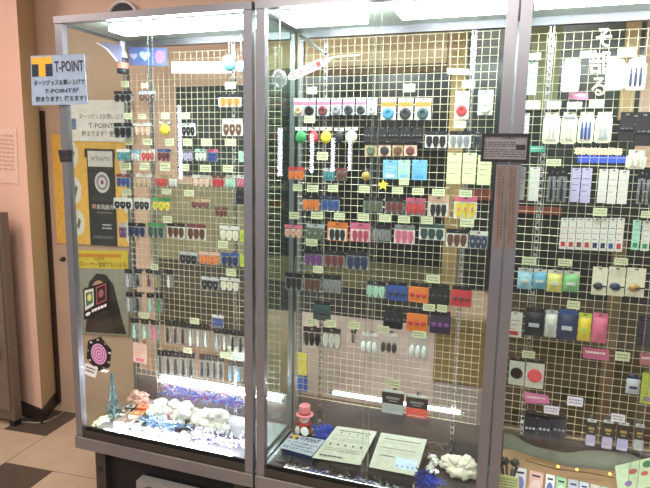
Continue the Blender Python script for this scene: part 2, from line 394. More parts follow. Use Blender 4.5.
def depth(u, v, Y, rowname):                 # packs at the ends of the grid hang at the tips of longer hooks
    lo = BND[rowname.split()[-2]][0]
    while at(u, v, Y).x < lo+.006 and Y > .1: Y -= .01
    return Y
ORD = 'first second third fourth fifth sixth seventh eighth ninth tenth eleventh twelfth thirteenth fourteenth fifteenth sixteenth'.split()
def slotted(mb, w, z0, z1, y0, y1, m, sw=.006, sh=.003):    # a header strip with a real hang slot
    zc = (z0+z1)/2+.001; sw = min(sw, w*.25)
    mb.box(-w/2, y0, z0, -sw, y1, z1, m); mb.box(sw, y0, z0, w/2, y1, z1, m)
    mb.box(-sw, y0, z0, sw, y1, zc-sh, m); mb.box(-sw, y0, zc+sh, sw, y1, z1, m); return zc
def flightpoly(cx, z0, w, h): return [(cx+a*w, z0+b*h) for a, b in ((-.5, .42), (-.46, .9), (-.3, 1), (.3, 1), (.46, .9), (.5, .42), (.22, 0), (-.22, 0))]
_hook = {}
def hook(x, z, y1, grp, lab):
    k = round(GY-.0065-y1, 3)
    if k not in _hook:
        L = GY-.0075-y1
        mb = MB().box(-.009, -.0015, -.010, .009, 0, .004, CHROME).tube([(0, -.001, -.0008), (0, -L, -.0008), (0, -L-.004, .003), (0, -L-.004, .007)], .0011, CHROME, 5)
        o = mb.build('display_hook'); _hook[k] = o
    else:
        o = _hook[k].copy(); C.objects.link(o)
    o.location = (x, GY-.0062, z); tag(o, lab, 'hook', grp); return o
def card_outline(w, h, c): return [(-w/2+c, 0), (w/2-c, 0), (w/2, c), (w/2, h-c), (w/2-c, h), (-w/2+c, h), (-w/2, h-c), (-w/2, c)]
def pack(kind, px, body, acc, Y=PY, seed=0, desc=''):
    u0, v0, u1, v1 = px; rnd = random.Random(seed*13+int(u0*7+v0))
    uc, vc = (u0+u1)/2, (v0+v1)/2
    a, b = at(u0, vc, Y), at(u1, vc, Y); t, o_ = at(uc, v0, Y), at(uc, v1, Y); w = b.x-a.x; h = t.z-o_.z
    x, z = (a.x+b.x)/2, o_.z
    names = dict(F='flight_pack', E='flight_pack', S='shaft_pack', B='point_blister', D='disc_card', Q='square_card', U='pouch', C='hanging_card', K='case_pack', G='grip_pack', X='rod_pack', T='clear_bag', H='pouch', N='narrow_card')
    root = empty(names[kind], (x, Y, z), rnd.uniform(-.07, .07))
    B, A = cm(body), cm(acc); hh = 0; zc = 0
    if kind in 'FE':                                     # header, backing card, three flights, clear front
        hh = max(.014, h*.24); hb = MB(); zc = slotted(hb, w*.96, h-hh, h, -.001, .001, A if acc not in ('black', 'dark') else BLACK)
        hb.build('header', root)
        edge = cm('white') if body not in ('white', 'cream', 'clear') else cm('silver')
        MB().prism(card_outline(w, h-hh-.0006, .003), -.0012, .0012, A if kind == 'E' else cm('white') if 'card' in desc or ' and white' in desc else BAG).build('backing_card', root)
        n = 3; fw = w*.90/n; fh = (h-hh)*.86
        if kind == 'E': MB().box(-w*.44, -.0016, (h-hh)*.05, w*.44, -.00125, (h-hh)*.88, cm('white')).build('white_window', root); fw *= .86; fh *= .84
        for i in range(n):
            cx = (i-1)*fw
            fl = MB().prism(flightpoly(cx, (h-hh)*.06, fw*.94, fh), -.0030, -.0018, B).prism([(cx-.0006, (h-hh)*.08), (cx+.0006, (h-hh)*.08), (cx+.0006, (h-hh)*.88), (cx-.0006, (h-hh)*.88)], -.0085, -.0031, B)
            if kind == 'F' and acc not in ('black', body): fl.prism([(cx+p*fw, (h-hh)*q) for p, q in ((-.2, .55), (0, .75), (.2, .55), (0, .35))], -.0034, -.0031, A)
            fl.build('flight', root)
    elif kind == 'H':                                   # pouch, black above with gold print, pale below
        hb = MB(); zc = slotted(hb, w*.9, h-.012, h, -.001, .001, cm('clear'), .006, .0022); hb.build('header', root)
        MB().box(-w/2, -.007, h*.42, w/2, .001, h-.0126, BLACK).box(-w*.3, -.0076, h*.62, w*.3, -.0071, h*.72, A).box(-w*.18, -.0076, h*.52, w*.2, -.0071, h*.57, A).build('printed_front', root)
        MB().prism(card_outline(w*.96, h*.415, .003), -.008, .001, B).box(-w*.38, -.0085, h*.06, w*.38, -.0081, h*.09, cm('white')).build('pouch_body', root)
    elif kind == 'S':                                   # narrow blister: dark header, one thin shaft
        hh = h*.24; hb = MB(); zc = slotted(hb, w, h-hh, h, -.001, .001, BLACK, .003); hb.build('header', root)
        MB().prism(card_outline(w*.96, h-hh-.0006, .002), -.0008, .0008, BAG).build('backing_card', root)
        L = (h-hh)*.86
        MB().lathe([(w*.10, 0), (w*.17, L*.12), (w*.17, L*.55), (w*.11, L*.6), (w*.11, L*.85), (w*.06, L)], B, c=(0, -.0075 if w*.17 < .0065 else -.001-w*.18, (h-hh)*.06), n=8).build('shaft', root)
    elif kind == 'B':                                   # rounded blister with a row of sticks
        hb = MB(); c = w*.18
        zc = slotted(hb, w*.8, h-.016, h, -.001, .001, cm('cream'), .006, .0022); hb.build('hang_tab', root)
        MB().prism(card_outline(w, h-.0165, c*.7), -.001, .001, cm('cream')).build('backing_card', root)
        MB().box(-w*.36, -.0016, h*.76, w*.36, -.0011, h*.85, A).build('printed_band', root)
        n = 3 if w < .09 else 4
        for i in range(n):
            cx = (i-(n-1)/2)*w*.24
            MB().lathe([(.0015, 0), (.0042, h*.06), (.0042, h*.38), (.0028, h*.42), (.0028, h*.55), (.001, h*.6)], B, c=(cx, -.0058, h*.10), n=8).build('point', root)
    elif kind == 'D':                                   # card: coloured header band and a round part
        hb = MB(); zc = slotted(hb, w, h-.013, h, -.001, .001, cm('white'), .006, .0022); hb.build('hang_tab', root)
        MB().box(-w/2, -.001, 0, w/2, .001, h-.0135, cm('silver' if acc == 'pink' else 'white')).build('backing_card', root)
        MB().box(-w*.48, -.0016, h*.60, w*.48, -.0011, h-.015, A).build('printed_band', root)
        r = min(w*.40, h*.27)
        MB().lathe([(r, 0), (r, .006), (r*.75, .009), (r*.42, .009), (r*.36, .004), (.0005, .004)], B, c=(0, -.0012, h*.30), n=18, axis='y').build('ring', root)
    elif kind == 'Q':
        hb = MB(); zc = slotted(hb, w, h-.012, h, -.001, .001, BLACK, .006, .0022); hb.build('hang_tab', root)
        MB().box(-w/2, -.001, 0, w/2, .001, h-.0125, cm(acc)).build('backing_card', root)
        r = min(w, h-.012)*.40
        MB().lathe([(r, 0), (r, .003), (r*.7, .005), (.0005, .005)], B, c=(0, -.0012, (h-.0125)/2), n=18, axis='y').build('badge', root)
    elif kind == 'U':                                   # soft pouch, bulging both ways
        hh = h*.15; hb = MB(); zc = slotted(hb, w*.98, h-hh, h, -.001, .001, A, .007, .0025); hb.build('header', root)
        N = 8; mb = MB(); H_ = h-hh-.0006
        for sy in (-1, 1):
            vs = [((i/N-.5)*w*(1+.02*math.sin(k*2.2)), sy*(.001+.011*(math.sin(math.pi*i/N)*math.sin(math.pi*min(1, k/N)))**.6*(1+.15*math.sin(3*i+2*k))), k/N*H_) for k in range(N+1) for i in range(N+1)]
            fs = [(k*(N+1)+i, k*(N+1)+i+1, (k+1)*(N+1)+i+1, (k+1)*(N+1)+i) for k in range(N) for i in range(N)]
            mb.add(vs, fs if sy < 0 else [f[::-1] for f in fs], B)
        mb.build('pouch_body', root, smooth=True)
        MB().box(-w*.3, -.0145, H_*.42, w*.25, -.0130, H_*.58, cm('silver') if body in ('black', 'navy') else A).build('printed_badge', root)
    elif kind in ('C', 'N'):
        tb = min(.014, h*.25); hb = MB(); zc = slotted(hb, w, h-tb, h, -.001, .001, B, min(.006, w*.2), .0022); hb.build('hang_tab', root)
        s = MB().box(-w/2, -.001, 0, w/2, .001, h-tb-.0006, B)
        for k in range(3):
            zz = (h-tb)*(.78-.2*k); s.box(-w*.36, -.0014, zz-.001, w*(.36-.12*k), -.0011, zz+.001, A)
        if kind == 'C': s.box(-w*.3, -.0014, h*.08, w*.3, -.0011, h*.24, A)
        s.build('printed_card', root)
    elif kind == 'K':                                   # black moulded case with clip header
        hh = max(.014, h*.2); hb = MB(); zc = slotted(hb, w*.9, h-hh, h, -.001, .001, BLACK); hb.build('header', root)
        H_ = h-hh-.0006
        MB().prism(card_outline(w, H_, .004), -.010, .001, B).build('case_body', root)
        for i in range(3): MB().lathe([(w*.10, 0), (w*.12, .003), (w*.05, .005)], A, c=((i-1)*w*.3, -.0105, H_*.5), n=12, axis='y').build('barrel', root)
    elif kind == 'G':                                   # coloured grip in a bag under a white header
        hh = h*.2; hb = MB(); zc = slotted(hb, w*.95, h-hh, h, -.001, .001, A); hb.build('header', root)
        MB().blob((0, -.0006, (h-hh)/2), w*.46, .010, (h-hh)*.48, B, 14, .08, seed).build('grip', root, smooth=True)
    elif kind == 'X':                                   # card with a long dark rod across
        hb = MB(); zc = slotted(hb, w, h-.014, h, -.001, .001, cm('cream')); hb.build('hang_tab', root)
        MB().box(-w/2, -.001, 0, w/2, .001, h-.0146, cm('cream')).build('backing_card', root)
        MB().blob((-w*.08, -.010, h*.34), w*.34, .008, h*.13, B, 14, .1, seed).build('grip', root, smooth=True)
        MB().tube([(-w*.05, -.019, h*.33), (w*.46, -.019, h*.36)], .0028, BLACK, 8).build('rod', root)
    elif kind == 'T':                                   # clear bag with three pieces
        hh = .012; hb = MB(); zc = slotted(hb, w*.8, h-hh, h, -.001, .001, cm('clear')); hb.build('header', root)
        MB().prism(card_outline(w, h-hh-.0006, .005), -.0006, .0006, CLEAR).build('bag', root)
        for i in range(3):
            MB().lathe([(.002, 0), (w*.11, h*.08), (w*.13, h*.25), (w*.10, h*.42), (.003, h*.5)], B, c=((i-1)*w*.29, -.001-w*.135, h*.1), n=10).build('grip', root, smooth=True)
    return root, x, z+zc+0.0, h

usedhook = 0
def row(rowname, cat, items, Y=PY, ordn=True):
    """items: (kind, u0, v0, u1, v1, body, accent, description)"""
    for i, it in enumerate(items):
        kind, u0, v0, u1, v1, body, acc, desc = it
        y_ = depth(u0, (v0+v1)/2, Y, rowname); root, x, z, h = pack(kind, (u0, v0, u1, v1), body, acc, y_, i, desc)
        lab = '%s, %s in %s' % (desc, 'leftmost' if i == 0 and len(items) > 1 else 'rightmost' if i == len(items)-1 and len(items) > 1 else ORD[i] + ' from left', rowname) if len(items) > 1 else '%s in %s' % (desc, rowname)
        tag(root, lab, cat, '%s in %s' % (cat+'s' if not cat.endswith('s') else cat, rowname))
        hook(x, z, y_, 'hooks in %s' % rowname, 'chrome hook of %s in %s' % ('the only pack' if len(items) == 1 else 'leftmost pack' if i == 0 else 'rightmost pack' if i == len(items)-1 else ORD[i]+' pack from left', rowname))
def tickets(rowname, items, col='c6caa6', Y0=.334):
    for i, (u0, v0, u1, v1) in enumerate(items):
        Y = depth(u0, v0, Y0, rowname)
        c = at((u0+u1)/2, (v0+v1)/2, Y); w = at(u1, v0, Y).x-at(u0, v0, Y).x; h = at(u0, v0, Y).z-at(u0, v1, Y).z
        r = empty('price_ticket', (c.x, Y, c.z), random.uniform(-.05, .05))
        tk = MB().box(-w/2, -.0008, -h/2, w/2, .0008, h/2, mat(col, .5))
        ink = mat('6d6f5e')
        for k in range(2):
            x = -w*.38
            while x < w*.34:
                L = random.uniform(.05, .16)*w; tk.box(x, -.0011, h*(.12-.34*k), min(x+L, w*.4), -.0009, h*(.12-.34*k)+h*.13, ink); x += L+w*.05
        tk.build('printed_ticket', r)
        # ticket holder wire back to the grid
        MB().tube([(0, .0009, h*.3), (0, GY-.0065-Y, h*.3)], .0008, CHROME, 5).build('holder_wire', r)
        n = len(items)
        lab = 'small pale price ticket, %s in %s' % ('only one' if n == 1 else 'leftmost' if i == 0 else 'rightmost' if i == n-1 else ORD[i]+' from left', rowname)
        tag(r, lab, 'price ticket', 'price tickets in %s' % rowname)

def S_(u0, v0, u1, v1, body, desc): return ('S', u0, v0, u1, v1, body, 'black', desc)
L = 'left case'
row('top row of '+L, 'flight pack', [('F', 114, 91, 132, 102, 'black', 'black', 'black flight pack'), ('F', 139, 91, 156, 101, 'brown', 'silver', 'brown flight pack'), ('F', 219, 94, 241, 107, 'orange', 'black', 'orange and white flight pack')])
row('second row of '+L, 'flight pack', [('F', 114, 123, 132, 138, 'black', 'black', 'black flight pack'), ('F', 133, 123, 152, 136, 'peach', 'white', 'pale flight pack'), ('G', 159, 121, 171, 136, 'yellow', 'white', 'yellow bagged grip'), ('F', 181, 123, 196, 136, 'black', 'silver', 'black and white flight pack'), ('F', 222, 119, 243, 136, 'brown', 'white', 'white card of three brown flights')])
row('third row of '+L, 'flight pack', [('F', 117, 149, 130, 161, 'teal', 'white', 'blue green flight pack'), ('F', 131, 150, 140, 161, 'white', 'sky', 'small white flight pack'), ('F', 141, 149, 155, 161, 'red', 'white', 'red and white flight pack'), ('F', 157, 149, 171, 161, 'maroon', 'blue', 'dull red flight pack'), ('F', 179, 149, 193, 161, 'lilac', 'grey', 'lilac flight pack'), ('F', 195, 149, 207, 161, 'white', 'mint', 'white flight pack'), ('F', 207, 149, 218, 162, 'blue', 'pink', 'blue flight pack'), ('N', 239, 151, 246, 162, 'mint', 'green', 'narrow mint card')])
row('fourth row of '+L, 'flight pack', [('F', 116, 174, 131, 187, 'blue', 'maroon', 'blue flight pack'), ('F', 136, 174, 152, 187, 'tan', 'white', 'tan flight pack'), ('F', 154, 175, 168, 187, 'red', 'tan', 'red flight pack'), ('F', 169, 175, 178, 187, 'white', 'tan', 'small white flight pack'), ('F', 192, 175, 211, 187, 'peach', 'white', 'peach flight pack'), ('F', 212, 175, 225, 188, 'red', 'brown', 'brick red flight pack'), ('F', 226, 175, 236, 188, 'mint', 'white', 'mint flight pack'), ('F', 237, 175, 247, 188, 'pink', 'white', 'pink flight pack')])
row('fifth row of '+L, 'flight pack', [('F', 114, 198, 132, 209, 'black', 'white', 'white card of black flights'), ('F', 134, 198, 150, 210, 'dark', 'white', 'black and white flight pack'), ('F', 152, 198, 171, 211, 'yellow', 'green', 'yellow and green flight pack'), ('F', 191, 199, 210, 208, 'maroon', 'tan', 'dark red flight pack'), ('F', 215, 207, 228, 217, 'maroon', 'brown', 'brick flight pack'), ('K', 237, 187, 244, 204, 'black', 'dark', 'narrow black case')])
row('sixth row of '+L, 'flight pack', [('F', 119, 223, 127, 238, 'purple', 'silver', 'purple flight pack'), ('F', 128, 223, 146, 237, 'navy', 'black', 'dark blue flight pack'), ('F', 147, 223, 165, 238, 'darkteal', 'green', 'dark green flight pack'), ('F', 167, 223, 185, 238, 'brown', 'black', 'three brown flights on card'), ('F', 187, 224, 206, 240, 'brown', 'maroon', 'three reddish brown flights on card'), ('F', 219, 226, 240, 241, 'cream', 'white', 'cream flight pack'), ('N', 240, 230, 246, 242, 'lime', 'green', 'narrow lime card')])
row('seventh row of '+L, 'flight pack', [('F', 179, 252, 198, 264, 'black', 'silver', 'black flight pack'), ('F', 199, 252, 220, 265, 'orange', 'peach', 'orange flight pack'), ('F', 221, 253, 239, 266, 'navy', 'blue', 'navy flight pack'), ('N', 240, 254, 246, 267, 'lime', 'green', 'narrow lime card')])
row('eighth row of '+L, 'flight pack', [('F', 201, 277, 219, 290, 'black', 'silver', 'black flight pack'), ('F', 220, 278, 240, 291, 'cream', 'white', 'cream flight pack')])
row('upper left shaft cluster of '+L, 'shaft pack', [S_(125, 269, 132, 287, 'silver', 'white shaft pack'), S_(135, 269, 142, 287, 'dark', 'dark shaft pack'), S_(146, 269, 153, 287, 'maroon', 'red shaft pack'), S_(154, 270, 161, 288, 'gold', 'gold shaft pack'), S_(166, 270, 173, 288, 'cream', 'cream shaft pack')])
row('lower left shaft cluster of '+L, 'shaft pack', [S_(126, 292, 133, 312, 'silver', 'white shaft pack'), S_(135, 292, 142, 312, 'dark', 'dark shaft pack'), S_(147, 293, 154, 312, 'mint', 'pale green shaft pack'), S_(156, 293, 163, 313, 'green', 'green shaft pack')])
row('upper shaft row of '+L, 'shaft pack', [S_(131, 318, 139, 338, 'mint', 'pale green shaft pack'), S_(141, 319, 149, 339, 'mint', 'mint shaft pack'), S_(151, 320, 159, 340, 'pink', 'pink shaft pack')]
    + [S_(165+7.6*i, 320+.9*i, 171.5+7.6*i, 343+.9*i, c, c.replace('clear', 'clear white')+' shaft pack') for i, c in enumerate(['black', 'dark', 'black', 'clear', 'white', 'clear'])]
    + [('F', 212, 315, 224, 327, 'blue', 'white', 'small blue flight pack')] + [S_(214+7.8*i, 328+.9*i, 221+7.8*i, 350+.9*i, c, d) for i, (c, d) in enumerate((('silver', 'silver shaft pack'), ('white', 'white shaft pack'), ('black', 'black shaft pack'), ('dark', 'dark shaft pack')))])
row('lowest shaft row of '+L, 'shaft pack', [('C', 133, 343, 147, 363, 'peach', 'pink', 'white card with pink print')]
    + [S_(157.5+7.6*i, 350+.7*i, 164.5+7.6*i, 374+.7*i, 'black', 'black shaft pack') for i in range(5)] + [S_(199.5+6.3*i, 354+.7*i, 205.2+6.3*i, 377+.7*i, 'dark', 'dark shaft pack') for i in range(4)]
    + [S_(228+8*i, 361+.8*i, 235+8*i, 381+.8*i, 'sky', 'light blue shaft pack') for i in range(2)])
row('right end above lowest row of '+L, 'card', [('C', 228, 347, 245, 360, 'e6ead8', 'mint', 'blank pale green card')])
tickets('top ticket row of '+L, [(121, 81, 129, 87), (141, 83, 148, 88), (225, 82, 236, 89)])
tickets('second ticket row of '+L, [(124, 113, 132, 119), (139, 114, 146, 119), (161, 113, 169, 119), (181, 113, 190, 119)])
tickets('third ticket row of '+L, [(125, 139, 133, 145), (143, 139, 152, 145), (165, 139, 174, 146), (183, 139, 192, 146), (201, 139, 212, 146), (225, 139, 236, 146)])
tickets('fourth ticket row of '+L, [(121, 163, 131, 170), (140, 163, 149, 170), (160, 163, 170, 171), (181, 164, 189, 171), (200, 165, 211, 172), (223, 165, 233, 172)])
tickets('fifth ticket row of '+L, [(122, 189, 131, 195), (162, 189, 171, 194), (184, 190, 194, 196)])
tickets('sixth ticket row of '+L, [(163, 216, 172, 223), (218, 241, 228, 248)])
tickets('seventh ticket row of '+L, [(151, 264, 158, 270), (226, 269, 236, 276)])
tickets('low ticket rows of '+L, [(140, 313, 149, 318), (190, 318, 199, 324), (183, 348, 192, 353), (220, 352, 229, 358)])

M_ = 'middle case'
row('top row of '+M_, 'disc card', [('D', 294, 98, 303.5, 116, 'tan', 'pink', 'pink topped card with tan ring'), ('D', 304, 98, 315.5, 116, 'black', 'pink', 'pink topped card with black ring'), ('D', 317, 98, 329.5, 116, 'maroon', 'pink', 'pink topped card with maroon ring'), ('D', 331, 98, 341.5, 115, 'grey', 'pink', 'pink topped card with grey ring'), ('D', 343, 98, 354.5, 115, 'dark', 'pink', 'pink topped card with dark ring'), ('D', 356, 98, 366, 115, 'dark', 'pink', 'narrow pink topped card'), ('D', 367, 98, 377, 115, 'silver', 'peach', 'pale card with silver ring'),
    ('D', 381, 98, 396, 120, '3c86b0', 'orange', 'orange topped card with blue disc'), ('D', 398, 98, 413, 120, 'dark', 'orange', 'orange topped card with black disc'), ('D', 415, 98, 431, 120, 'darkteal', 'orange', 'orange topped card with dark green disc'), ('D', 455, 91, 469, 119, 'red', 'white', 'white card with red ring'), ('D', 478, 90, 493, 115, 'white', 'silver', 'white card with white ring')])
row('second row of '+M_, 'grip pack', [('G', 295, 127, 307, 144, 'green', 'white', 'green bagged grip'), ('G', 308, 127, 319, 144, 'red', 'white', 'red bagged grip'), ('G', 320, 127, 332, 144, 'yellow', 'white', 'yellow bagged grip'), ('G', 334, 128, 344, 143, 'dark', 'white', 'black bagged grip'), ('G', 345, 127, 358, 144, 'cream', 'white', 'pale yellow bagged grip')])
row('black case row of '+M_, 'case', [('K', 364+12*i, 127, 375.4+12*i, 142, 'black', 'dark', 'black case pack') for i in range(5)] )
row('square card row of '+M_, 'square card', [('Q', 365, 142, 377, 156, 'olive', 'tan', 'tan card with olive badge'), ('Q', 378.5, 142, 391, 156, 'dark', 'peach', 'tan card with dark badge'), ('Q', 392.5, 142, 403, 156, 'brown', 'tan', 'tan card with brown badge'), ('Q', 404, 142, 417, 156, 'maroon', 'peach', 'pale card with maroon badge')])
row('flight trio of '+M_, 'flight pack', [('F', 425, 131, 447, 148, 'black', 'black', 'white card of three black flights'), ('F', 449, 131, 471, 148, 'grey', 'black', 'white card of three grey flights'), ('F', 473, 131, 482, 148, 'dark', 'black', 'narrow flight pack')])
row('third row of '+M_, 'pack', [('F', 288, 167, 305, 180, 'orange', 'red', 'orange red flight pack'), ('F', 323, 168, 335, 181, 'teal', 'silver', 'teal flight pack'), ('F', 336, 168, 347, 181, 'brown', 'maroon', 'brown flight pack'), ('G', 361, 169, 371, 181, 'gold', 'black', 'dull gold bagged grip')])
row('blue card group of '+M_, 'card', [('C', 383, 160, 397.5, 179, 'sky', 'white', 'light blue card'), ('C', 398, 160, 410, 179, 'mint', 'sky', 'mint card'), ('C', 412, 160, 427, 180, 'sky', '3c9ed8', 'blue and white card')])
row('pale green card trio of '+M_, 'card', [('N', 447, 153, 461, 184, 'd8e2a8', 'olive', 'tall pale green card'), ('N', 462.5, 153, 476, 184, 'd8e2a8', 'olive', 'tall pale green card'), ('N', 477.5, 155, 491, 185, 'd8e2a8', 'olive', 'tall pale green card')])
row('fourth row of '+M_, 'flight pack', [('F', 302, 195, 320, 211, 'orange', 'black', 'black topped pack of orange flights'), ('F', 321, 196, 340, 211, 'blue', 'navy', 'blue flight pack'), ('F', 363, 197, 383, 212, 'olive', 'black', 'grey green flight pack'), ('F', 385, 198, 404, 213, 'maroon', 'black', 'red and grey flight pack'), ('F', 405, 198, 426, 215, 'red', 'pink', 'red flight pack'), ('E', 428, 196, 449, 217, 'dark', 'peach', 'pink topped card of black flights'), ('F', 454, 196, 477, 219, 'yellow', 'pink', 'pink topped card of yellow flights')])
row('fifth row of '+M_, 'flight pack', [('F', 284, 225, 303, 238, 'peach', 'pink', 'pale pink flight pack'), ('F', 306, 224, 325, 240, 'olive', 'silver', 'grey green flight pack'), ('E', 327, 222, 348, 241, 'dark', 'orange', 'orange framed card of dark flights'), ('E', 350, 223, 371, 242, 'c04860', 'pink', 'pink flight card'), ('F', 372, 225, 391, 241, 'grey', 'black', 'grey flight pack'), ('F', 394, 225, 415, 244, 'pink', 'grey', 'grey card of pink flights'), ('F', 419, 224, 445, 240, 'darkteal', 'darkteal', 'dark teal flight card'), ('F', 446, 229, 468, 247, 'brown', 'black', 'white card of three brown flights'), ('F', 469, 231, 488, 249, 'navy', 'white', 'navy flight pack')])
row('sixth row of '+M_, 'flight pack', [('F', 304, 250, 323, 266, 'purple', 'black', 'purple flight pack'), ('F', 324, 251, 345, 267, 'maroon', 'black', 'maroon flight pack'), ('F', 346, 251, 369, 270, 'navy', 'dark', 'dark navy flight pack')])
row('seventh row of '+M_, 'flight pack', [('F', 285, 273, 303, 290, 'dark', 'black', 'black and grey flight pack'), ('F', 304, 274, 321, 292, 'brown', 'black', 'brown flight pack'), ('F', 323, 275, 341, 293, 'grey', 'black', 'grey flight pack'), ('F', 366, 281, 386, 298, 'mint', 'black', 'mint flight pack'), ('K', 387, 282, 408, 300, 'blue', 'navy', 'blue flight case'), ('K', 409, 283, 429, 302, 'orange', 'red', 'orange flight case'), ('K', 430, 284, 450, 304, 'black', 'dark', 'black flight case'), ('K', 451, 286, 472, 306, 'red', 'maroon', 'red flight case')])
row('eighth row of '+M_, 'flight case', [('K', 314, 301, 331, 320, 'darkteal', 'dark', 'dark teal flight case'), ('K', 384, 307, 403, 328, 'black', 'dark', 'black flight case'), ('K', 407, 309, 428, 331, 'orange', 'red', 'orange flight case'), ('K', 430, 311, 451, 333, '3c2c4a', 'purple', 'dark purple flight case')])
row('ninth row of '+M_, 'pack', [('F', 303, 327, 321, 346, 'dark', 'black', 'black flight pack'), ('F', 322, 328, 341, 348, 'white', 'black', 'black topped pack of white flights'), ('S', 351, 330, 356, 343, 'dark', 'black', 'tiny dark shaft pack'), ('T', 360, 333, 379, 353, 'clear', 'clear', 'clear bag of white grips'), ('T', 380, 333, 399, 354, 'dark', 'clear', 'clear bag of three dark grips'), ('T', 408, 335, 429, 359, 'clear', 'clear', 'large clear bag of pale grips')])
row('lowest row of '+M_, 'flight case', [('H', 382, 390, 404, 413, 'silver', 'grey', 'silver flight case with black top'), ('H', 406, 395, 428, 417, 'ff5a4a', 'grey', 'red flight case with black top')])
tickets('top ticket row of '+M_, [(307, 87, 317, 94), (403, 84, 415, 92), (462, 81, 475, 88)])
tickets('second ticket row of '+M_, [(304, 116, 315, 123), (454, 121, 466, 128)])
tickets('third ticket row of '+M_, [(317, 152, 328, 160), (399, 179, 409, 185)])
tickets('fourth ticket row of '+M_, [(293, 184, 302, 191), (307, 185, 318, 192), (328, 185, 338, 192), (359, 186, 370, 193), (392, 187, 403, 194), (412, 188, 424, 195), (432, 189, 445, 196), (459, 190, 472, 197)])
tickets('fifth ticket row of '+M_, [(289, 212, 299, 219), (311, 212, 323, 219), (334, 213, 345, 220), (358, 214, 369, 221), (379, 215, 391, 222), (398, 216, 410, 223), (421, 217, 433, 224), (460, 219, 474, 227)])
tickets('sixth ticket row of '+M_, [(306, 239, 317, 246), (313, 266, 323, 273), (426, 275, 440, 283)])
tickets('low ticket rows of '+M_, [(423, 304, 435, 311), (437, 305, 447, 312), (307, 319, 317, 325), (326, 320, 336, 327), (349, 322, 360, 329), (378, 326, 389, 333), (413, 331, 426, 338), (388, 380, 400, 388)])
tg = sheetpx([(447, 68), (469, 69), (469, 75), (447, 74)], .383, mat('d9c9a4', .5)).dashes(.1, .3, .9, .7, 1, mat('b09a78'), 4)
tag(tg.build('shelf_sign'), 'long cream sign clipped on the grid near the top right of middle case', 'sign')

T_ = 'right case'
row('top row of '+T_, 'blister pack', [('N', 525, 62, 537, 95, 'mint', 'green', 'green and white hanging card'), ('B', 562, 59, 580, 92, 'white', 'grey', 'rounded blister of white points'), ('B', 606, 57, 625, 90, 'white', 'grey', 'rounded blister of white points'), ('B', 626, 57, 646, 90, 'navy', 'grey', 'rounded blister of dark blue points')])
row('second row of '+T_, 'blister pack', [('N', 522, 113, 529, 137, 'white', 'red', 'narrow white card with red print'), ('B', 543, 112, 560, 144, 'white', 'silver', 'blister of white points'), ('B', 561, 112, 577, 144, 'cream', 'grey', 'blister of cream points'), ('B', 578, 112, 594, 143, 'blue', 'silver', 'blister of blue points'), ('B', 595, 112, 612, 143, 'silver', 'silver', 'blister of silver points'), ('K', 619, 112, 634, 141, '241c22', 'dark', 'black moulded case'), ('K', 635.5, 112, 652, 146, '241c22', 'dark', 'tall black moulded case')])
row('third row of '+T_, 'card', [('N', 516, 167, 525, 200, 'white', 'grey', 'tall white card'), ('N', 529, 167, 539, 201, 'white', 'silver', 'tall white card'), ('S', 547, 168, 556, 202, 'black', 'black', 'tall pack with a black shaft'), ('S', 557, 168, 567, 202, 'dark', 'black', 'tall pack with a dark shaft'), ('N', 571, 168, 580, 202, 'lilac', 'blue', 'tall lilac card'), ('N', 581, 168, 591, 203, 'lilac', 'navy', 'tall bluish card'), ('N', 598, 169, 607, 203, 'white', 'silver', 'tall white card'), ('N', 608, 169, 617, 204, 'white', 'pink', 'tall white card'), ('N', 618, 170, 628, 204, 'white', 'silver', 'tall white card'), ('S', 637, 170, 645, 204, 'black', 'black', 'tall pack with a black shaft'), ('S', 646, 171, 654, 205, 'dark', 'black', 'tall pack with a dark shaft')])
row('space below the black cases of '+T_, 'card', [('B', 626, 150, 646, 169, 'white', 'cream', 'small card of white points')])
row('slim card row of '+T_, 'card', [('C', 560+8*i, 218, 567.4+8*i, 249+.4*i, 'white', c, 'white card with %s base' % d) for i, (c, d) in enumerate((('red', 'red'), ('red', 'red'), ('maroon', 'dull red'), ('red', 'bright red'), ('navy', 'navy'), ('navy', 'dark navy'), ('blue', 'blue'), ('red', 'red')))] + [('C', 632, 220, 640, 250, 'mint', 'green', 'gold topped card with green base'), ('C', 641.5, 221, 650, 251, 'white', 'green', 'white card with green base')])
row('fifth row of '+T_, 'pouch', [('U', 517.5, 268, 532, 289, '9fd0e8', 'white', 'blue and white pouch'), ('U', 533, 269, 546.5, 289, 'sky', 'white', 'light blue pouch'), ('U', 547, 270, 562, 292, 'e8e070', 'white', 'yellow pouch'), ('U', 563, 271, 579, 292, '7cc47c', 'white', 'green pouch'), ('X', 592, 267, 607, 295, 'dark', 'cream', 'cream card with black grip'), ('X', 608, 267, 625, 296, 'navy', 'cream', 'cream card with navy grip and rod'), ('X', 626, 268, 645, 297, 'gold', 'cream', 'cream card with gold grip and rod')])
row('large pouch row of '+T_, 'pouch', [('C', 507, 312, 522, 337, 'white', 'red', 'white card with red lines'), ('U', 525, 308, 544, 336, 'black', 'black', 'black pouch'), ('U', 545, 310, 557, 337, 'white', 'silver', 'white pouch'), ('U', 558, 310, 577, 340, 'navy', 'blue', 'navy pouch'), ('U', 578, 313, 591, 341, 'yellow', 'lime', 'yellow pouch'), ('U', 592, 313, 607, 343, 'pink', 'pink', 'pink pouch'), ('K', 637, 316, 652, 346, 'dark', 'black', 'dark grey case')])
row('white badge row of '+T_, 'card', [('Q', 509, 358, 524.5, 385, '2a1c1c', 'white', 'white card with black badge'), ('Q', 525.5, 360, 544, 388, 'ff4a5a', 'white', 'white card with red badge'), ('U', 626, 376, 640, 394, 'silver', 'navy', 'silver blue pouch'), ('C', 641, 373, 655, 404, 'lime', 'grey', 'yellow card')])
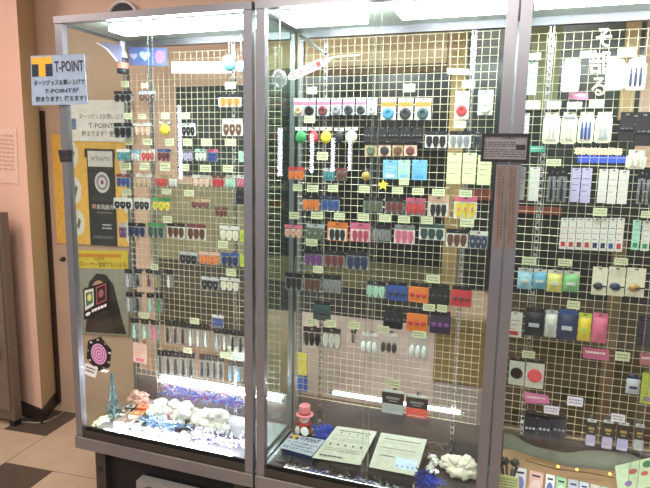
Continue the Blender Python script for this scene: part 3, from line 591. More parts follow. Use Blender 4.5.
row('lowest row of '+T_, 'pack', [('K', 524, 410, 536, 438, 'black', 'silver', 'black pack with silver print'), ('K', 537.5, 413, 551, 438, '2c2a3c', 'silver', 'dark blue speckled pack'), ('K', 552, 413, 566, 439, '2c2a3c', 'grey', 'dark speckled pack'), ('H', 586, 419, 596, 445, 'lilac', 'gold', 'lilac pouch with gold top'), ('H', 602, 420, 613, 448, 'lilac', 'gold', 'lilac pouch with gold top'), ('H', 617, 422, 628.5, 450, 'b8b4e8', 'gold', 'bright lilac pouch with gold top'), ('H', 634, 424, 644, 450, 'silver', 'gold', 'silver pouch with gold top')])
tickets('top ticket row of '+T_, [(528, 53, 541, 60), (580, 51, 592, 58), (619, 48, 636, 57)])
tickets('second ticket row of '+T_, [(525, 101, 540, 109), (547, 101, 561, 109), (567, 102, 582, 109), (589, 100, 604, 108)], 'd8d6c4')
tickets('third ticket row of '+T_, [(546, 159, 561, 166), (593, 208, 607, 216), (641, 211, 652, 218)])
tickets('fourth ticket row of '+T_, [(522, 257, 536, 265), (558, 259, 572, 266), (614, 258, 628, 265)])
tickets('fifth ticket row of '+T_, [(567, 301, 580, 309), (522, 351, 535, 358), (615, 352, 630, 361)])
tickets('lowest ticket row of '+T_, [(567, 397, 583, 406), (544, 406, 559, 414), (611, 414, 625, 422)], 'e0d8ea')
for px, c, lab in ((((583, 347), (609, 350), (609, 361), (583, 358)), 'c0688a', 'pink header sign below the yellow pouch in right case'), (((640, 353), (654, 354), (654, 366), (640, 365)), 'b06a7c', 'dull pink header sign at the right edge of right case'),
                   (((569, 92), (588, 93), (588, 100), (569, 99)), 'd082a0', 'pink header sign under the first rounded blister in right case'), (((524, 392), (548, 396), (550, 404), (525, 403)), 'e07ab0', 'bright pink header sign under the white badge cards in right case'),
                   (((530, 146), (545, 146), (545, 152), (530, 152)), '5cb8a4', 'teal header sign below the narrow card in right case')):
    s = sheetpx(px, .378, mat(c, .45), .004); s.dashes(.1, .3, .85, .65, 1, white, 3); tag(s.build('header_sign'), lab, 'sign')

# ================================================================== THINGS HUNG HIGH IN THE CASES
# banner with hearts
s = sheetpx([(129, 47), (167, 48), (167, 66), (130, 65)], .33, mat('5a6aa4', .5), .003)
def heart(s, a, b, r, m, k=1.0):
    pts = []
    for i in range(24):
        t = i*2*math.pi/24; pts.append((a+r*16*math.sin(t)**3/16, b-r*k*(13*math.cos(t)-5*math.cos(2*t)-2*math.cos(3*t)-math.cos(4*t))/16))
    s.poly(pts, m)
heart(s, .42, .45, .15, mat('a8e4ec'), 2.0); heart(s, .12, .5, .10, mat('b8b0dc'), 2.0); s.disc(.82, .5, .13, .36, mat('d074a8'))
tag(s.build('heart_banner'), 'blue purple banner with a cyan heart, top left of left case', 'banner')
s = sheetpx([(172, 62), (226, 62), (232, 73), (172, 73)], .30, mat('e8f6fa', .3), .002); s.dashes(.05, .7, .9, .85, 1, mat('a8c0cc'), 5)
tag(s.build('white_strip_sign'), 'long white strip sign under the top lamp of left case', 'sign')
for (u, v, r, c, l) in ((229, 63, .030, '7cc8d4', 'pale cyan paper ball hanging beside the white strip sign in left case'), (241, 67, .022, 'dcecee', 'small white paper ball hanging at the right post of left case'), (273, 79, .030, 'd4e4dc', 'pale frosted ball hanging at the upper left side of middle case')):
    p = at(u, v, .27 if u < 260 else .075); p.x = max(p.x, .078) if u > 260 else p.x; b = MB().blob((0, 0, 0), r, r, r*1.15, mat(c, .5) if u < 260 else BAG, 16, .05, 3)
    o = b.build('hanging_ball', None, p, smooth=True); tag(o, l, 'ornament')
    MB().tube([(0, 0, r*1.10), (0, 0, ZF+H-.062-p.z if False else ZF+H-.0505-p.z if u > 250 else ZF+H-.0505-p.z)], .0007, CHROME, 5).build('cord', o)
p = at(383, 185, .33); mb = MB().prism([((.024 if i % 2 == 0 else .011)*math.sin(i*math.pi/5), (.024 if i % 2 == 0 else .011)*math.cos(i*math.pi/5)) for i in range(10)], -.002, .002, mat('e6d23c', .4)).tube([(0, .0021, 0), (0, .0535, 0)], .001, CHROME, 5)
tag(mb.build('star_tag', None, p), 'yellow star shaped tag below the light blue card in middle case', 'tag')
# decorated bottle
p = at(123, 74, .28); bt = empty('hanging_bottle', p); tag(bt, 'small black and white bottle shaped ornament hanging top left of left case', 'ornament')
MB().lathe([(.018, 0), (.026, .004), (.028, .06), (.025, .07)], mat('26282c', .3), n=16).lathe([(.0283, .022), (.0283, .048)], mat('c8806c'), n=16).build('bottle_body', bt, smooth=False)
MB().lathe([(.0245, .0702), (.018, .095), (.012, .105), (.012, .125)], mat('dcd8cc', .3), n=16).build('bottle_neck', bt)
MB().lathe([(.014, .1252), (.015, .14), (.006, .146)], mat('b8a8cc', .3), n=16).build('cap', bt)
MB().tube([(0, 0, .146), (0, 0, ZF+H-.0505-p.z)], .0007, CHROME, 5).build('cord', bt)
# clear wing bag and white stick beside it
q = [at(u, v, .25) for u, v in ((101, 41), (122, 46), (121, 62), (116, 62))]
tag(Sheet(*q, mat('8f8fb4', .3), .004).build('winged_bag'), 'bluish purple wing shaped bag left of the bottle ornament', 'bag')
tag(MB().tube([at(97, 43, .22), at(107, 49, .22), at(117, 61, .23)], .004, mat('e8e4ec', .3), 8).build('bent_stick'), 'bent white stick beside the wing shaped bag', 'stick')
# slanted banner in middle case with its arm
s = Sheet(at(289, 76, .10), at(328, 55, .10), at(333, 58, .10), at(291, 82, .10), mat('f4ecea', .4), .004)
A0, A1 = at(288, 78, .10), at(334, 57, .10); ax = (A1-A0); Ln = ax.length; ax.normalize(); up = Vector((0, -1, 0)).cross(ax); up = up if up.z > 0 else -up
bn = empty('slanted_sign', A0); tag(bn, 'slanted white leaf shaped sign with red lettering, upper left of middle case', 'sign')
mb = MB(); N = 14; out = []
for i in range(N+1):
    t = i/N; hw = .0165*min(1, (math.sin(math.pi*min(.5, t*3+.12)) if t < .2 else 1))*(1 if t < .62 else max(.12, 1-((t-.62)/.38)**1.6))
    out.append((t*Ln, hw))
vs = [ax*x+up*h_ for x, h_ in out]+[ax*x-up*h_ for x, h_ in out[::-1]]
n = len(vs); B2 = [v+Vector((0, .003, 0)) for v in vs]
mb.add(vs+B2, [tuple(range(n)), tuple(range(2*n-1, n-1, -1))]+[(i, (i+1) % n, (i+1) % n+n, i+n) for i in range(n)], mat('f6efec', .4)).build('sign_board', bn)
for i, ch in enumerate('コンドルケース'):
    tv, tf = textdata(ch, True); x0 = Ln*(.05+.115*i); sz = Ln*.085
    vv = [ax*(x0+sz*a)+up*(-.010+.020*b)+Vector((0, -.0006, 0)) for a, b in tv]
    MB().add(vv, tf, mat('b8505c')).build('letter', bn)
MB().tube([at(334, 57, .10)-A0, at(360, 55, .10)-A0], .0015, CHROME, 6).build('sign_arm', bn)
b0, b1 = at(301, 36, .36), at(326, 54, .2)
tag(MB().tube([b0, b1], .0065, CHROME, 8).build('support_arm'), 'bright metal support arm slanting down from the top corner of middle case', 'arm')
# box with T mark behind the grid
s = sheetpx([(298, 352), (307, 353), (307, 392), (298, 391)], GY+.018, mat('2c56b4', .4), .006); s.rect(0, 0, 1, .58, mat('d8c23a')); s.rect(0, .58, 1, .66, mat('3c4a8a'))
tag(s.build('panel_sign'), 'yellow and blue sign board behind the grid at lower left of middle case', 'sign')

# ================================================================== SIGNS AND STICKERS ON THE FRONT
s = Sheet(at(30.5, 56, -.012), at(84, 54, -.012), at(87.5, 104, -.012), at(32, 105.5, -.012), mat('9fb0c8', .25), .003)
yl = mat('e6b13a', .3); nv = mat('2b3448', .3)
s.rect(.02, .03, .41, .42, nv); s.rect(.02, .03, .41, .17, yl); s.rect(.15, .17, .28, .42, yl)
s.text('T-POINT', .45, .12, .98, .34, inkd, True); s.text('ダーツグッズお買い上げで', .05, .49, .98, .60, inkd, True); s.text('T-POINTが', .25, .66, .87, .76, inkd, True); s.text('貯まります！使えます！', .08, .82, .98, .93, inkd, True)
tag(s.build('point_card_sign'), 'blue sign printed T-POINT with yellow T, stuck on left case corner post', 'sign')
# framed notice across the middle and right cases
c4 = [at(481, 134, -.010), at(530, 134, -.010), at(530, 162, -.010), at(481, 161, -.010)]
nt_ = empty('framed_notice', c4[3]); tag(nt_, 'black framed grey notice with printed lines, stuck across two case posts', 'notice')
s = Sheet(*[p-c4[3] for p in c4], mat('8f8c8f', .3), .003); s.n = Vector((0, -1, 0))
s.text('ショーケース内の商品について', .08, .10, .92, .2, inkd, True); s.dashes(.08, .28, .72, .5, 3, mat('4c4a4c'), 8); s.dashes(.08, .55, .9, .88, 4, mat('4c4a4c'), 9, .4); s.rect(.72, .38, .91, .58, inkd)
s.build('notice_sheet', nt_)
fr = MB(); a0, a1, a2, a3 = [p-c4[3] for p in c4]; k = .007
fr.box(a3.x-.002, -.006, a0.z-k, a1.x+.002, -.0004, a0.z+.002, BLACK).box(a3.x-.002, -.006, a3.z-.002, a1.x+.002, -.0004, a3.z+k, BLACK).box(a3.x-.002, -.006, a3.z+k, a3.x+k, -.0004, a0.z-k, BLACK).box(a1.x-k, -.006, a3.z+k, a1.x+.002, -.0004, a0.z-k, BLACK)
fr.build('notice_frame', nt_)
for px, lab in ((((497, 166), (506, 166), (503, 248), (494, 248)), 'left'), (((508.5, 166), (517, 166), (514, 248), (505.5, 248)), 'right')):
    s = sheetpx(px, -.0010, mat('7d6a60', .45), .0008)
    s.dashes(.25, .04, .45, .94, 26, mat('5c4c46'), 4, .6, 1); s.dashes(.6, .12, .8, .9, 24, mat('5c4c46'), 6, .6, 1)
    tag(s.build('paper_strip'), 'brown paper strip with vertical print, on the %s post below framed notice' % lab, 'strip')
# white brush lettering on the right case glass
wl = empty('glass_lettering', at(603, 110, .0105)); tag(wl, 'white brush lettering written down the upper glass of right case', 'lettering')
org = at(603, 110, .0105); wm = mat('f2f0dc', .5); wm = wm.copy(); nt = wm.node_tree; pb = nt.nodes['Principled BSDF']; tl = nt.nodes.new('ShaderNodeBsdfTranslucent'); tl.inputs[0].default_value = (.95, .93, .8, 1); mx = nt.nodes.new('ShaderNodeMixShader'); mx.inputs[0].default_value = .5; nt.links.new(pb.outputs[0], mx.inputs[1]); nt.links.new(tl.outputs[0], mx.inputs[2]); nt.links.new(mx.outputs[0], nt.nodes['Material Output'].inputs[0])
for ch, v0, v1, u0, u1 in (('そ', 28, 47, 596, 612), ('部', 50, 74, 589, 611), ('る', 77, 96, 591, 606)):
    q = [at(u0, v0, .0105)-org, at(u1, v0, .0105)-org, at(u1, v1, .0105)-org, at(u0, v1, .0105)-org]
    tv, tf = textdata(ch, True)
    MB().add([(q[0]*(1-a)+q[1]*a)*b+(q[3]*(1-a)+q[2]*a)*(1-b) for a, b in tv], tf, wm).build('letter', wl)
# stickers on the left case glass
s = Sheet(at(83, 289, .0105), at(108, 281, .0105), at(109, 309, .0105), at(84, 320, .0105), mat('1d1b1f', .3), .0012)
s.poly([(.06, .06), (.42, .09), (.42, .66), (.06, .72)], mat('c8d0c8')); s.poly([(.11, .16), (.38, .17), (.38, .56), (.11, .6)], mat('4f6a50')); s.disc(.25, .34, .08, .12, mat('c8c870'))
s.poly([(.52, .08), (.93, .05), (.93, .66), (.52, .68)], mat('a05058')); s.poly([(.56, .12), (.89, .10), (.89, .61), (.56, .63)], mat('2c2226')); s.disc(.72, .35, .1, .14, mat('8c5c58'))
s.disc(.18, .86, .10, .06, white); s.dashes(.34, .77, .92, .88, 1, white, 3, .9, 6)
tag(s.build('sticker'), 'black sticker with two small pictures, on left case glass over the poster', 'sticker')
cx = at(99, 354, .0105); st = empty('sticker', cx); tag(st, 'black hexagon sticker with pink dartboard rings, low on left case glass', 'sticker')
def ringsheet():
    mb = MB(); r = .074
    mb.prism([(r*math.cos(t+.35)*1.0, r*math.sin(t+.35)*1.12) for t in [i*math.pi/3 for i in range(6)]], -.0012, 0, mat('1d1b1f', .3))
    for i, (rr, c) in enumerate(((.046, 'd8a0c4'), (.039, 'a86c98'), (.033, 'd8a0c4'), (.025, '8a4c7c'), (.020, 'd8a0c4'), (.011, '8a4c7c'), (.006, 'e8c0d8'))):
        y = -.0013-.0002*i; mb.add([(rr*.92*math.cos(a), y, rr*1.05*math.sin(a)) for a in [k*math.pi/12 for k in range(24)]], [tuple(range(24))], mat(c, .35))
    for i in range(9):
        a = .2+i*.7; mb.box(.060*math.cos(a)-.006, -.0016, .066*math.sin(a)-.004, .060*math.cos(a)+.006, -.0013, .066*math.sin(a)+.004, mat(['d8d4cc', '8a847c', 'c8b0a0'][i % 3]))
    return mb
ringsheet().build('printed_face', st)
s = Sheet(at(85, 363, .0085), at(98, 368, .0085), at(95, 378, .0085), at(82, 373, .0085), mat('e6e2e4', .4), .001); s.dashes(.15, .2, .85, .8, 2, mat('5c5a60'), 3)
tag(s.build('sticker'), 'small tilted white tag overlapping the pink dartboard sticker', 'sticker')
for v in (155,):
    s = Sheet(at(58, 150, -.0015), at(72, 150, -.0015), at(72, 162, -.0015), at(60, 162, -.0015), ALU_D, .001)
    s.poly([(.0, .1), (.2, .1), (.35, .3), (.5, .1), (.55, .15), (.42, .5), (.1, .6)], inkd); s.disc(.82, .35, .16, .3, inkd); s.rect(.2, .75, 1, .95, inkd)
    tag(s.build('sticker'), 'small dark symbol sticker on left case corner post', 'sticker')

# ================================================================== ON THE DECKS
DZ = ZF+.0725
COTTON = mat('f2f0ea', .9, 0, .04, 30, .6)
def fluff(name, lab, pts, m, seed=0, kind='stuff', ymax=.40, ymin=.032):
    mb = MB()
    rn = random.Random(seed)
    for i, (x, y, z, r) in enumerate(pts):
        y = min(max(y, ymin+r*1.3), ymax-r*1.3); lo, hi = (-.885, -.02) if x < -.01 else (.036, .895) if x < .92 else (.945, 1.8); x = min(max(x, lo+r*1.6), hi-r*1.6)
        for j in range(14):
            a = rn.uniform(0, 6.28); e = rn.random()**.5; rr = r*rn.uniform(.28, .5); hz = DZ+.0006+rr*.95+(1-e*e)*r*1.35*rn.random()**.7
            mb.blob((x+math.cos(a)*e*r*.95, y+math.sin(a)*e*r*.8, hz), rr*1.25, rr*rn.uniform(.8, 1.1), rr*.8, m, 12, .38, seed+i*20+j)
        for j in range(26):                              # loose fibres
            a = rn.uniform(0, 6.28); el = rn.uniform(.1, 1.4); q0 = Vector((x+math.cos(a)*r*.7, y+math.sin(a)*r*.6, DZ+r*.35+r*.5*math.sin(el)))
            q1 = q0+Vector((math.cos(a)*math.cos(el), math.sin(a)*math.cos(el)*.5, math.sin(el)))*r*.5
            mb.tube([q0, (q0+q1)/2+Vector((0, 0, r*.12)), q1], .0005, m, 3)
    tag(mb.build(name, smooth=True), lab, 'cotton wool', kind=kind)
def deckpts(pxs, r0, r1, z=DZ, seed=1):
    rnd = random.Random(seed); return [(p.x, min(p.y, .385), z, rnd.uniform(r0, r1)) for p in (atz(u, v, z+.01) for u, v in pxs)]
fluff('cotton_wool', 'white and cream cotton wool tufts in the front left corner of left case', deckpts([(95, 424), (100, 420), (92, 420), (98, 415)], .016, .022), mat('ecebd2', .9, 0, .05, 30, .6), 3)
fluff('cotton_wool', 'white cotton wool drift along the front sill of left case', deckpts([(130+9*i, 427+2.0*i) for i in range(7)], .018, .026, seed=4), COTTON, 40)
fluff('cotton_wool', 'big white cotton wool heap at the back of left case', deckpts([(170, 408), (182, 404), (195, 404), (207, 405), (220, 409), (232, 411), (188, 410), (214, 413), (176, 406), (200, 407), (228, 407), (240, 410)], .042, .060, seed=5), COTTON, 60, ymax=.338, ymin=.245)
fluff('cotton_wool', 'pinkish cotton wool heap at the back left of left case', deckpts([(129, 397), (135, 396), (141, 397), (146, 400)], .034, .048, seed=6), mat('e8b8ac', .9, 0, .1, 20, .6), 80, ymin=.30)
fluff('cotton_wool', 'cream cotton wool heap at the right side of middle case', deckpts([(457, 450), (464, 455), (470, 460), (462, 446), (470, 450), (458, 460), (466, 468), (472, 466), (462, 462), (468, 452), (473, 458)], .040, .056, seed=7), mat('eee8d6', .9, 0, .05, 30, .6), 90, ymax=.335)
fluff('cotton_wool', 'grey white cotton wool by the pink hat figure in middle case', deckpts([(321, 421), (326, 423), (331, 424)], .016, .024, seed=8), mat('d8d6d2', .9, 0, .05, 30, .6), 100)
fluff('cotton_wool', 'white cotton wool between the sheet and the blue film in middle case', deckpts([(433, 459), (434, 463), (431, 467), (432, 471)], .014, .020, seed=9), COTTON, 110)
# tinsel behind
def tinsel(lab, x0, x1, y, z0, z1, cols, n, seed):
    r = random.Random(seed); mb = MB()
    for i in range(n):
        x = r.uniform(x0, x1); z = r.uniform(z0, z1); a = r.uniform(0, 6.3); L = r.uniform(.02, .05); m = mat(r.choice(cols), .25, .3)
        d = Vector((math.cos(a)*L, r.uniform(-.008, .008), math.sin(a)*L*.7)); yy = y+r.uniform(-.012, .012)*(.4 if y > .3 else 1)
        wv = Vector((-math.sin(a), 0, math.cos(a)))*.004; p = Vector((x, yy, z))
        e = Vector((0, .0012, 0)); q = [p-wv, p+wv, p+d+wv*.4, p+d-wv*.4]
        q = [Vector((v.x, v.y, max(v.z, DZ+.0012+.002*r.random()))) for v in q]
        mb.add(q+[v+e for v in q], [(0, 1, 2, 3), (7, 6, 5, 4), (0, 4, 5, 1), (1, 5, 6, 2), (2, 6, 7, 3), (3, 7, 4, 0)], m)
    o = mb.build('tinsel'); tag(o, lab, 'tinsel', kind='stuff')
q0, q1 = at(163, 388, .375), at(244, 404, .375)
tinsel('purple and blue tinsel hanging along the back of left case', q0.x, q1.x, .366, q1.z-.02, q0.z+.02, ['8a6ac0', '6a8ad8', 'a04c8c', '3c78d0', '9ab4e0', 'c8c8e8', 'b0a8d8'], 190, 3)
tinsel('lavender and dark tinsel heap at the front right of left case', -.36, -.09, .13, DZ+.012, DZ+.05, ['8a7ab8', '4a4a78', 'c0a8d8', '2c2c3c', 'a0a8d0'], 240, 5)
tinsel('pale blue tinsel scattered in the middle of left case', -.66, -.47, .165, DZ+.010, DZ+.045, ['a8c8e4', '6c9cc8', 'd0dcec', '4a6ca8'], 200, 6)
tinsel('blue film strips behind the white sheet in middle case', .155, .215, .345, DZ+.012, DZ+.06, ['2c4cd0', '3c5ce0', '5a7ae8'], 150, 7)
tinsel('dark blue strips by the cotton wool in middle case', .66, .72, .11, DZ+.012, DZ+.07, ['2040b0', '2c58d8', '1c2c6c'], 120, 8)
tinsel('dark leaves and pale strips along the front sill of middle case', .10, .84, .062, DZ+.010, DZ+.022, ['121214', '1c1c22', '242c24', '6a6a58', '1c2858'], 200, 9)
# wire tower
p = atz(114, 420, DZ); tw = empty('tower_ornament', (p.x, p.y, DZ)); tag(tw, 'tall narrow blue green lattice tower ornament at left of left case', 'ornament')
TG = mat('4f6c70', .4, .3); mb = MB(); hT = at(113, 374, p.y).z-DZ
prof = [(0, .034), (.18, .024), (.4, .0145), (.65, .009), (.88, .005), (1, .0012)]
for sx, sy in ((1, 1), (1, -1), (-1, -1), (-1, 1)): mb.tube([(sx*r, sy*r, .004+hT*t) for t, r in prof], .0030, TG, 5)
for (t0, r0), (t1, r1) in zip(prof[:-1], prof[1:]):
    cs = [(1, 1), (1, -1), (-1, -1), (-1, 1)]
    for i in range(4):
        a_, b_ = cs[i], cs[(i+1) % 4]
        mb.tube([(a_[0]*r0, a_[1]*r0, hT*t0+.004), (b_[0]*r1, b_[1]*r1, hT*t1)], .0021, TG, 4); mb.tube([(b_[0]*r0, b_[1]*r0, hT*t0+.004), (a_[0]*r1, a_[1]*r1, hT*t1)], .0021, TG, 4)
        mb.tube([(a_[0]*r1, a_[1]*r1, hT*t1), (b_[0]*r1, b_[1]*r1, hT*t1)], .0018, TG, 4)
mb.build('lattice', tw)
MB().box(-.026, -.026, hT*.18, .026, .026, hT*.18+.004, TG).build('platform', tw)
# small boxes and cards on the deck of left case
def deckbox(u, v, w, d, h, rz, c, c2, lab, tilt=0, extra=0, nm='product_box', cat='box', z=DZ+.0005, grp='small boxes on the left case deck'):
    p = atz(u, v, z+h); o = MB().box(-w/2, -d/2, 0, w/2, d/2, h, mat(c, .4)).build(nm, None, (p.x, p.y, z), rz)
    mb = MB().box(-w*.42, -d*.42, h+.0002, w*.42, d*.42, h+.0010, mat(c2, .35))
    mb.lathe([(min(w, d)*.25, h+.0011), (min(w, d)*.25, h+.0018)], mat(c, .4), n=14); mb.build('printed_label', o)
    if tilt: o.rotation_euler = (tilt, 0, rz); o.location.z += abs(math.sin(tilt))*d/2
    tag(o, lab, cat, grp); return o
K = [(123, 411, .05, .06, .030, .2, 'ded6c8', '7a5a44', 'white box with brown picture, behind the cotton tufts of left case'),
 (137, 413, .062, .055, .034, .15, 'f0d8c0', 'ee8a3c', 'white box with large orange label, nearest orange box in left case'),
 (143, 406, .055, .05, .030, .1, 'e86a3c', 'f0b090', 'orange box behind the nearest orange box in left case'),
 (152, 408, .05, .05, .028, .2, 'e8783c', 'f4d8b8', 'orange box right of the other orange boxes in left case'),
 (131, 406, .05, .04, .036, .3, '2c2c30', 'c8c8c8', 'black and white patterned box in front of the pink cotton in left case'),
 (137, 422, .075, .045, .028, .12, '1f2028', 'f0f0f2', 'black box with white oval label near the front of left case'),
 (149, 417, .045, .05, .026, .1, '3a3c40', '7a8478', 'dark grey box right of the nearest orange box in left case'),
 (121, 420, .055, .045, .018, .2, 'c8a8a0', 'd8c0bc', 'dull pink box beside the tower in left case'),
 (163, 409, .05, .05, .030, .1, '3c5c84', '7ca8c8', 'dark blue box at the middle of left case'),
 (166, 419, .06, .055, .020, .2, 'a8c4e0', 'd0e4f4', 'pale blue box at the middle of left case'),
 (172, 414, .035, .03, .045, .1, 'e05a7c', 'f0a8b8', 'small pink red box at the middle of left case')]
for k_ in K: deckbox(*k_)
for k_ in [(156, 421, .05, .06, .014, .4, '9ab4d0', '5c84b0', 'light blue flat box left of centre on left case deck'), (174, 428, .06, .05, .012, .2, '7c94c0', 'c8d4e8', 'blue grey flat box near the front sill of left case'),
           (192, 432, .07, .045, .014, .5, '3c3e4c', 'a8acc0', 'dark flat box near the front right sill of left case'), (202, 439, .06, .035, .016, .3, '6c5c90', 'c0b4dc', 'violet flat box near the front right sill of left case')]: deckbox(*k_)
for i, (u, v) in enumerate(((198, 428), (210, 430), (222, 432))):
    deckbox(u, v, .052, .075, .022, .35, 'd8d8dc', 'b8bcc4', 'silver card pack, %s of three lying at right of left case' % ('leftmost', 'middle', 'rightmost')[i], grp='silver card packs in left case')
deckbox(185, 426, .09, .035, .03, .45, '2c2e38', '7a9ab8', 'dark long box with blue label at the front middle of left case')

# figure with pink top hat
p = atz(303, 437, DZ); p.x = max(p.x, .098); fg = empty('snowman_figure', (p.x, p.y, DZ), -.15); tag(fg, 'small figure with pink top hat and red scarf, left in middle case', 'figure')
sc = .92
MB().blob((0, 0, .042*sc), .040*sc, .034*sc, .042*sc, mat('2a2624', .6), 18, .02).build('coat', fg, smooth=True)
hd = MB().blob((0, 0, .098*sc), .026*sc, .025*sc, .025*sc, mat('ece4dc', .5), 18, .0); ho = hd.build('head', fg, smooth=True)
MB().lathe([(.0001, 0), (.004, 0), (.0002, .014)], mat('e07a3c'), c=(0, -.024*sc, .098*sc), n=8, axis='y').build('nose', ho)
for sx in (-1, 1): MB().blob((sx*.009, -.0235*sc, .106*sc), .0026, .002, .003, inkd, 8, 0).build('eye', ho)
MB().tube([(.030*sc*math.cos(a), .028*sc*math.sin(a), .078*sc) for a in [i*math.pi/8 for i in range(16)]], .0075*sc, mat('b8303c', .7), 8, True).box(-.006, -.040*sc, .045*sc, .010, -.033*sc, .078*sc, mat('b8303c', .7)).build('scarf', fg)
MB().blob((-.020*sc, -.036*sc, .046*sc), .014*sc, .007*sc, .026*sc, mat('d8e0dc', .6), 12, .1).build('coat_trim', fg, smooth=True)
for sx in (-1, 1): MB().tube([(sx*.034*sc, 0, .066*sc), (sx*.046*sc, -.02*sc, .046*sc), (sx*.032*sc, -.040*sc, .040*sc)], [.010*sc, .009*sc, .008*sc], mat('6b3f2c', .7), 8).build('arm', fg)
MB().lathe([(.044*sc, .120*sc), (.045*sc, .124*sc), (.027*sc, .126*sc), (.028*sc, .168*sc), (.026*sc, .171*sc), (.001, .171*sc)], mat('e88a94', .5), n=24).build('hat', fg)
MB().lathe([(.0285*sc, .1265*sc), (.0285*sc, .136*sc)], mat('b03848', .5), n=24).build('hat_band', fg)
MB().lathe([(.022*sc, 0), (.022*sc, .004), (.017*sc, .006), (.001, .005)], mat('f4f0f2', .3), c=(.030*sc, -.050*sc, .062*sc), n=20, axis='y').build('round_plate', fg)
for sx in (-1, 1): MB().blob((sx*.018, -.022, .008), .013, .02, .0078, mat('6b3f2c', .6), 10, 0).build('foot', fg, smooth=True)
MB().lathe([(.022, 0), (.028, .004), (.030, .012), (.012, .014)], mat('e0e4ea', .25), c=(.052, -.055, .0), n=18).build('white_dish')
o = bpy.data.objects['white_dish']; o.location = (p.x+.01, p.y+.0, DZ); tag(o, 'small white dish right of the pink hat figure in middle case', 'dish')
# printed sheets on a low black stand
SZ = ZF+.118
def zsheet(px, z, base, thick=.0015): return Sheet(*[atz(u, v, z) for u, v in px], base, thick)
RZ = ZF+.172                                 # the stand slopes up to the back
def wsheet(px, base):                        # TL TR BR BL, back edge high, front edge low
    (a, b), (c, d), (e, f), (g, h) = px; return Sheet(atz(a, b, RZ), atz(c, d, RZ), atz(e, f, SZ), atz(g, h, SZ), base, .0015)
st = [atz(u, v, z) for u, v, z in ((337, 426, RZ), (427, 438, RZ), (415, 478, SZ), (312, 459, SZ))]
tp = [Vector((q.x, q.y, q.z-.014)) for q in st]; bt_ = [Vector((q.x, q.y, DZ+.0005)) for q in st]
tag(MB().add(tp+bt_, [(3, 2, 1, 0), (4, 5, 6, 7), (0, 1, 5, 4), (1, 2, 6, 5), (2, 3, 7, 6), (3, 0, 4, 7)], mat('15161a', .35)).build('display_stand'), 'low black sloping stand under the two printed sheets in middle case', 'stand')
pap = mat('b9bbab', .5); ik = mat('5b5c54', .6)
s = wsheet([(337, 426), (377, 431.5), (360, 465), (312, 457.5)], pap)
s.dashes(.12, .10, .9, .14, 1, ik, 1, .8, 14); s.dashes(.1, .26, .8, .28, 1, mat('8a8c7c'), 2, .8, 16)
for i in range(4): s.disc(.22+.2*i, .19, .018, .022, mat('3c3c40'))
for i in range(5): s.disc(.16+.17*i, .55, .022, .028, mat('2c2c34'))
s.dashes(.1, .36, .9, .46, 2, mat('9a9c8c'), 3, .35, 12); s.dashes(.1, .66, .9, .78, 2, mat('8a8c7c'), 4, .35, 12); s.dashes(.1, .88, .6, .93, 1, ik, 5, .8, 9)
tag(s.build('printed_sheet'), 'left printed price sheet with rows of dots on the black stand in middle case', 'sheet')
s = wsheet([(381, 432.5), (427, 439.5), (416, 476), (369, 467)], pap)
s.rect(.12, .14, .9, .165, ik); s.rect(.08, .40, .85, .42, mat('7a6a4c')); s.dashes(.1, .22, .9, .32, 2, mat('9a9c8c'), 5, .35, 12); s.dashes(.1, .48, .9, .56, 2, mat('9a9c8c'), 6, .35, 12)
s.rect(.14, .62, .45, .645, ik); s.rect(.5, .62, .95, .90, mat('b8cce0'))
for i in range(4): s.disc(.56+.11*i, .84, .025, .03, mat('7c94b0'))
tag(s.build('printed_sheet'), 'right printed sheet with ruled lines on the black stand in middle case', 'sheet')
s = zsheet([(291, 434), (325, 440), (312, 456), (280, 447.5)], ZF+.100, mat('b4bcc8', .3))
s.rect(.02, .04, .30, .30, nv); s.rect(.02, .04, .30, .14, yl); s.rect(.12, .14, .20, .30, yl); s.text('T-POINT', .34, .08, .92, .30, inkd, True)
s.text('ダーツグッズお買い上げで', .05, .42, .97, .54, inkd, True); s.text('T-POINTが', .2, .60, .85, .72, inkd, True); s.text('貯まります！使えます！', .06, .78, .97, .92, inkd, True)
lf = s.build('point_card_leaflet'); tag(lf, 'grey leaflet printed T-POINT lying in the front left of middle case', 'leaflet')
a0 = [atz(u, v, ZF+.098) for u, v in ((293, 436), (322, 441), (311, 454), (283, 447.5))]
tag(MB().plate([(q.x, q.y) for q in a0[::-1]], DZ+.0005, ZF+.0975, mat('24345c', .4)).build('leaflet_stand'), 'dark blue block under the T-POINT leaflet in middle case', 'stand')
# wire coil in middle case
mb = MB(); cc = atz(446, 441, DZ+.03)
for k, (r, zz, dx) in enumerate(((.045, .006, 0), (.035, .015, .015), (.05, .022, .02))):
    pass
pts = [(cc.x-.04+dx+r*math.cos(a), .362+.018*math.sin(a), DZ+zz+.03+.028*math.sin(a*1.0+dx*30)) for r, zz, dx in ((.05, .0, -.03), (.042, .006, 0), (.05, .012, .03)) for a in [i*math.pi/9 for i in range(18)]]
tag(mb.tube(pts, .0028, mat('6a6058', .4), 6).build('wire_coil'), 'dark wire loops at the back right of middle case', 'wire')

